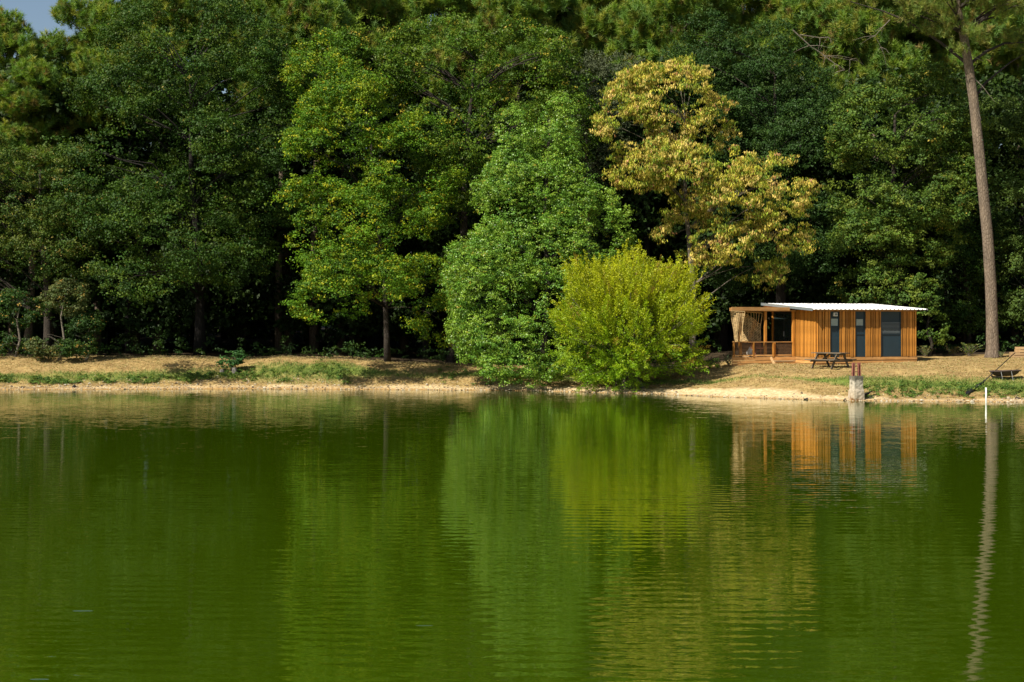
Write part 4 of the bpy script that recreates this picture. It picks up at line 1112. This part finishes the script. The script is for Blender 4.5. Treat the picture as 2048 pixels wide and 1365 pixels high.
def net():
    a = P(2030, 706, 76.5); bq = P(1968, 763, 73.2); tip = P(1929, 792, 70.9)
    bq.z = max(bq.z, gz(bq.x, bq.y)+.12); tip.z = gz(tip.x, tip.y)+.05
    root = empty('landing_net', bq); tag(root, 'black triangular landing net with a long pole leaning over the cradle', 'landing net')
    MB().tube([a-bq, (a-bq)*.5, Vector((0, 0, 0))], [.020, .020, .022], 8).build('pole', M_darktube, root, True)
    d = tip-bq; side = Vector((.25, .95, .12)).normalized(); t1 = d*1.0-side*.05; t2 = d*.86+side*.85
    ar = MB(); q1 = [Vector((0, 0, 0)), d*.5-side*.16, t1]; q2 = [Vector((0, 0, 0)), d*.45+side*.5, t2]
    ar.tube(q1, .014, 6); ar.tube(q2, .014, 6); ar.tube([t1, (t1+t2)/2, t2], .008, 5); ar.build('arm', M_black, root)
    mb = MB(); nu = 26
    def pt(u, v):
        p = q1[0].lerp(q1[1], min(1, u*2)) if u < .5 else q1[1].lerp(q1[2], u*2-1)
        r = q2[0].lerp(q2[1], min(1, u*2)) if u < .5 else q2[1].lerp(q2[2], u*2-1)
        c = p.lerp(r, v); sag = .34*math.sin(PI*v)*math.sin(PI*min(1, u*.93+.05))
        c.z -= sag; w = bq+c; g = gz(w.x, w.y)+.015; 
        if w.z < g: c.z += g-w.z
        return c
    for i in range(nu+1):
        for j in range(10): mb.beam(pt(i/nu, j/10), pt(i/nu, (j+1)/10), .02, .02)
    for j in range(1, 18):
        for i in range(12): mb.beam(pt(i/12, j/18), pt((i+1)/12, j/18), .02, .02)
    mb.build('mesh', M_black, root)
    MB().box(-.03, -.03, -.02, .03, .03, .05).build('spreader_block', M_darktube, root)
net()

# stacked planks of a deck at the right edge
def steps():
    D = 84.2; x = (2028-1024)/F*D; z = gz(x, D)-.02; root = empty('wooden_steps', (x, D, z)); tag(root, 'pale wooden steps cut off by the right edge of the picture', 'steps')
    for k, (x0, z0, z1) in enumerate([(0, .0, .14), (.02, .15, .29), (.30, .30, .44), (.32, .45, .56)]): pbox('plank', M_plank, x0, -.02*k, z0, 2.2, .9, z1, root)
steps()

# stump and shrub on the left bank
def stump_shrub():
    D = 85.4; x = (462-1024)/F*D; z = gz(x, D)
    for (dx, r, h, lb) in ((.22, .13, .30, 'grey tree stump under the small shrub on the left bank, the taller of two'), (-.42, .11, .16, 'low grey stump left of the taller one under the shrub')):
        m = MB(); pts = [(0, 0, -.1), (.01, 0, h*.5), (0, .01, h)]
        o = m.tube(pts, [r*1.3, r, r*.95], 11).build('tree_stump', M_stump, None, False); o.location = (x+dx, D-.35, gz(x+dx, D-.35)); tag(o, lb, 'stump')
    rng = np.random.default_rng(8); root = empty('small_shrub', (x, D, z)); tag(root, 'small bright green leafy shrub on the left bank, alone beside the stumps', 'shrub')
    C, O = shell([(np.array([0, 0, .72]), np.array([.62, .45, .42])), (np.array([-.2, 0, .45]), np.array([.5, .4, .3])), (np.array([.35, 0, 1.0]), np.array([.25, .25, .28]))], 60, rng, back=.8)
    V, c = leaves(C, O, .2, 36, .10, [(.045,.12,.03),(.06,.15,.035),(.035,.10,.03)], rng); np_mesh('foliage', V, 4, M_leaf, c, root)
    mb = MB()
    for q in C[::4]: mb.tube([(0, 0, -.05), (q[0]*.4, q[1]*.4, q[2]*.6), tuple(q)], [.018, .012, .004], 4, False)
    mb.build('stems', M_bark, root)
stump_shrub()

# arching plants and weeds beside the cabin
def tuft(px, D, h, n, label, cols, seed, name='tall_weed', w=.03, spread=.5, cat='plant'):
    rng = np.random.default_rng(seed); x = (px-1024)/F*D; z = gz(x, D); root = empty(name, (x, D, z)); tag(root, label, cat)
    V = []; c = []; st = MB()
    for i in range(n):
        a = rng.uniform(0, 2*PI); L = h*rng.uniform(.6, 1.1); sp = spread*rng.uniform(.3, 1)
        pts = [np.array([math.cos(a)*sp*t, math.sin(a)*sp*t*.7, L*(t-.35*t*t*t*(1 if spread > .4 else .2))]) for t in np.linspace(0, 1, 9)]
        st.tube([tuple(p) for p in pts[::2]], [.01, .009, .007, .005, .003], 4, False)
        for k in range(2, 9):
            for s in (-1, 1):
                d = unit(pts[k]-pts[k-1]); sd = unit(np.cross(d, [0, 0, 1.])+rng.normal(size=3)*.35)*s; ln = h*.17*(1-.4*k/9); p = pts[k]
                V.append([p, p+sd*ln*.5+d*w, p+sd*ln+d*.02, p+sd*ln*.5-d*w]); c.append(np.array(cols[rng.integers(len(cols))])*rng.uniform(.8, 1.2))
    np_mesh('foliage', np.array(V).reshape(-1, 3), 4, M_leaf, np.array(c), root); st.build('stems', M_twig, root)
tuft(1938, 86.6, .95, 26, 'arching green fern between the cabin and the tall pine trunk', [(.10,.15,.035),(.16,.17,.04),(.06,.11,.03)], 1, 'fern', .035, .9)
tuft(1905, 87, .7, 14, 'smaller dry fern left of the arching green one', [(.22,.18,.06),(.12,.14,.04)], 2, 'fern', .03, .6)
tuft(1850, 86.2, .8, 16, 'yellow and green weeds at the right end of the cabin', [(.20,.19,.05),(.10,.14,.04)], 3, 'weed_clump', .03, .55)
tuft(1418, 81.8, .75, 12, 'grey-green weeds between the round bush and the deck, the tallest', [(.09,.13,.07),(.07,.11,.05)], 4, 'weed_clump', .022, .3)
tuft(1436, 81.9, .5, 12, 'low weeds at the left foot of the deck', [(.08,.13,.05),(.07,.11,.04)], 5, 'weed_clump', .022, .4)
tuft(1458, 82.6, .6, 12, 'weeds growing against the left corner of the deck', [(.08,.14,.05),(.06,.11,.04)], 6, 'weed_clump', .022, .4)
tuft(2002, 84.2, .35, 8, 'tiny green weeds at the foot of the tall pine trunk', [(.10,.16,.04)], 7, 'weed_clump', .02, .25)
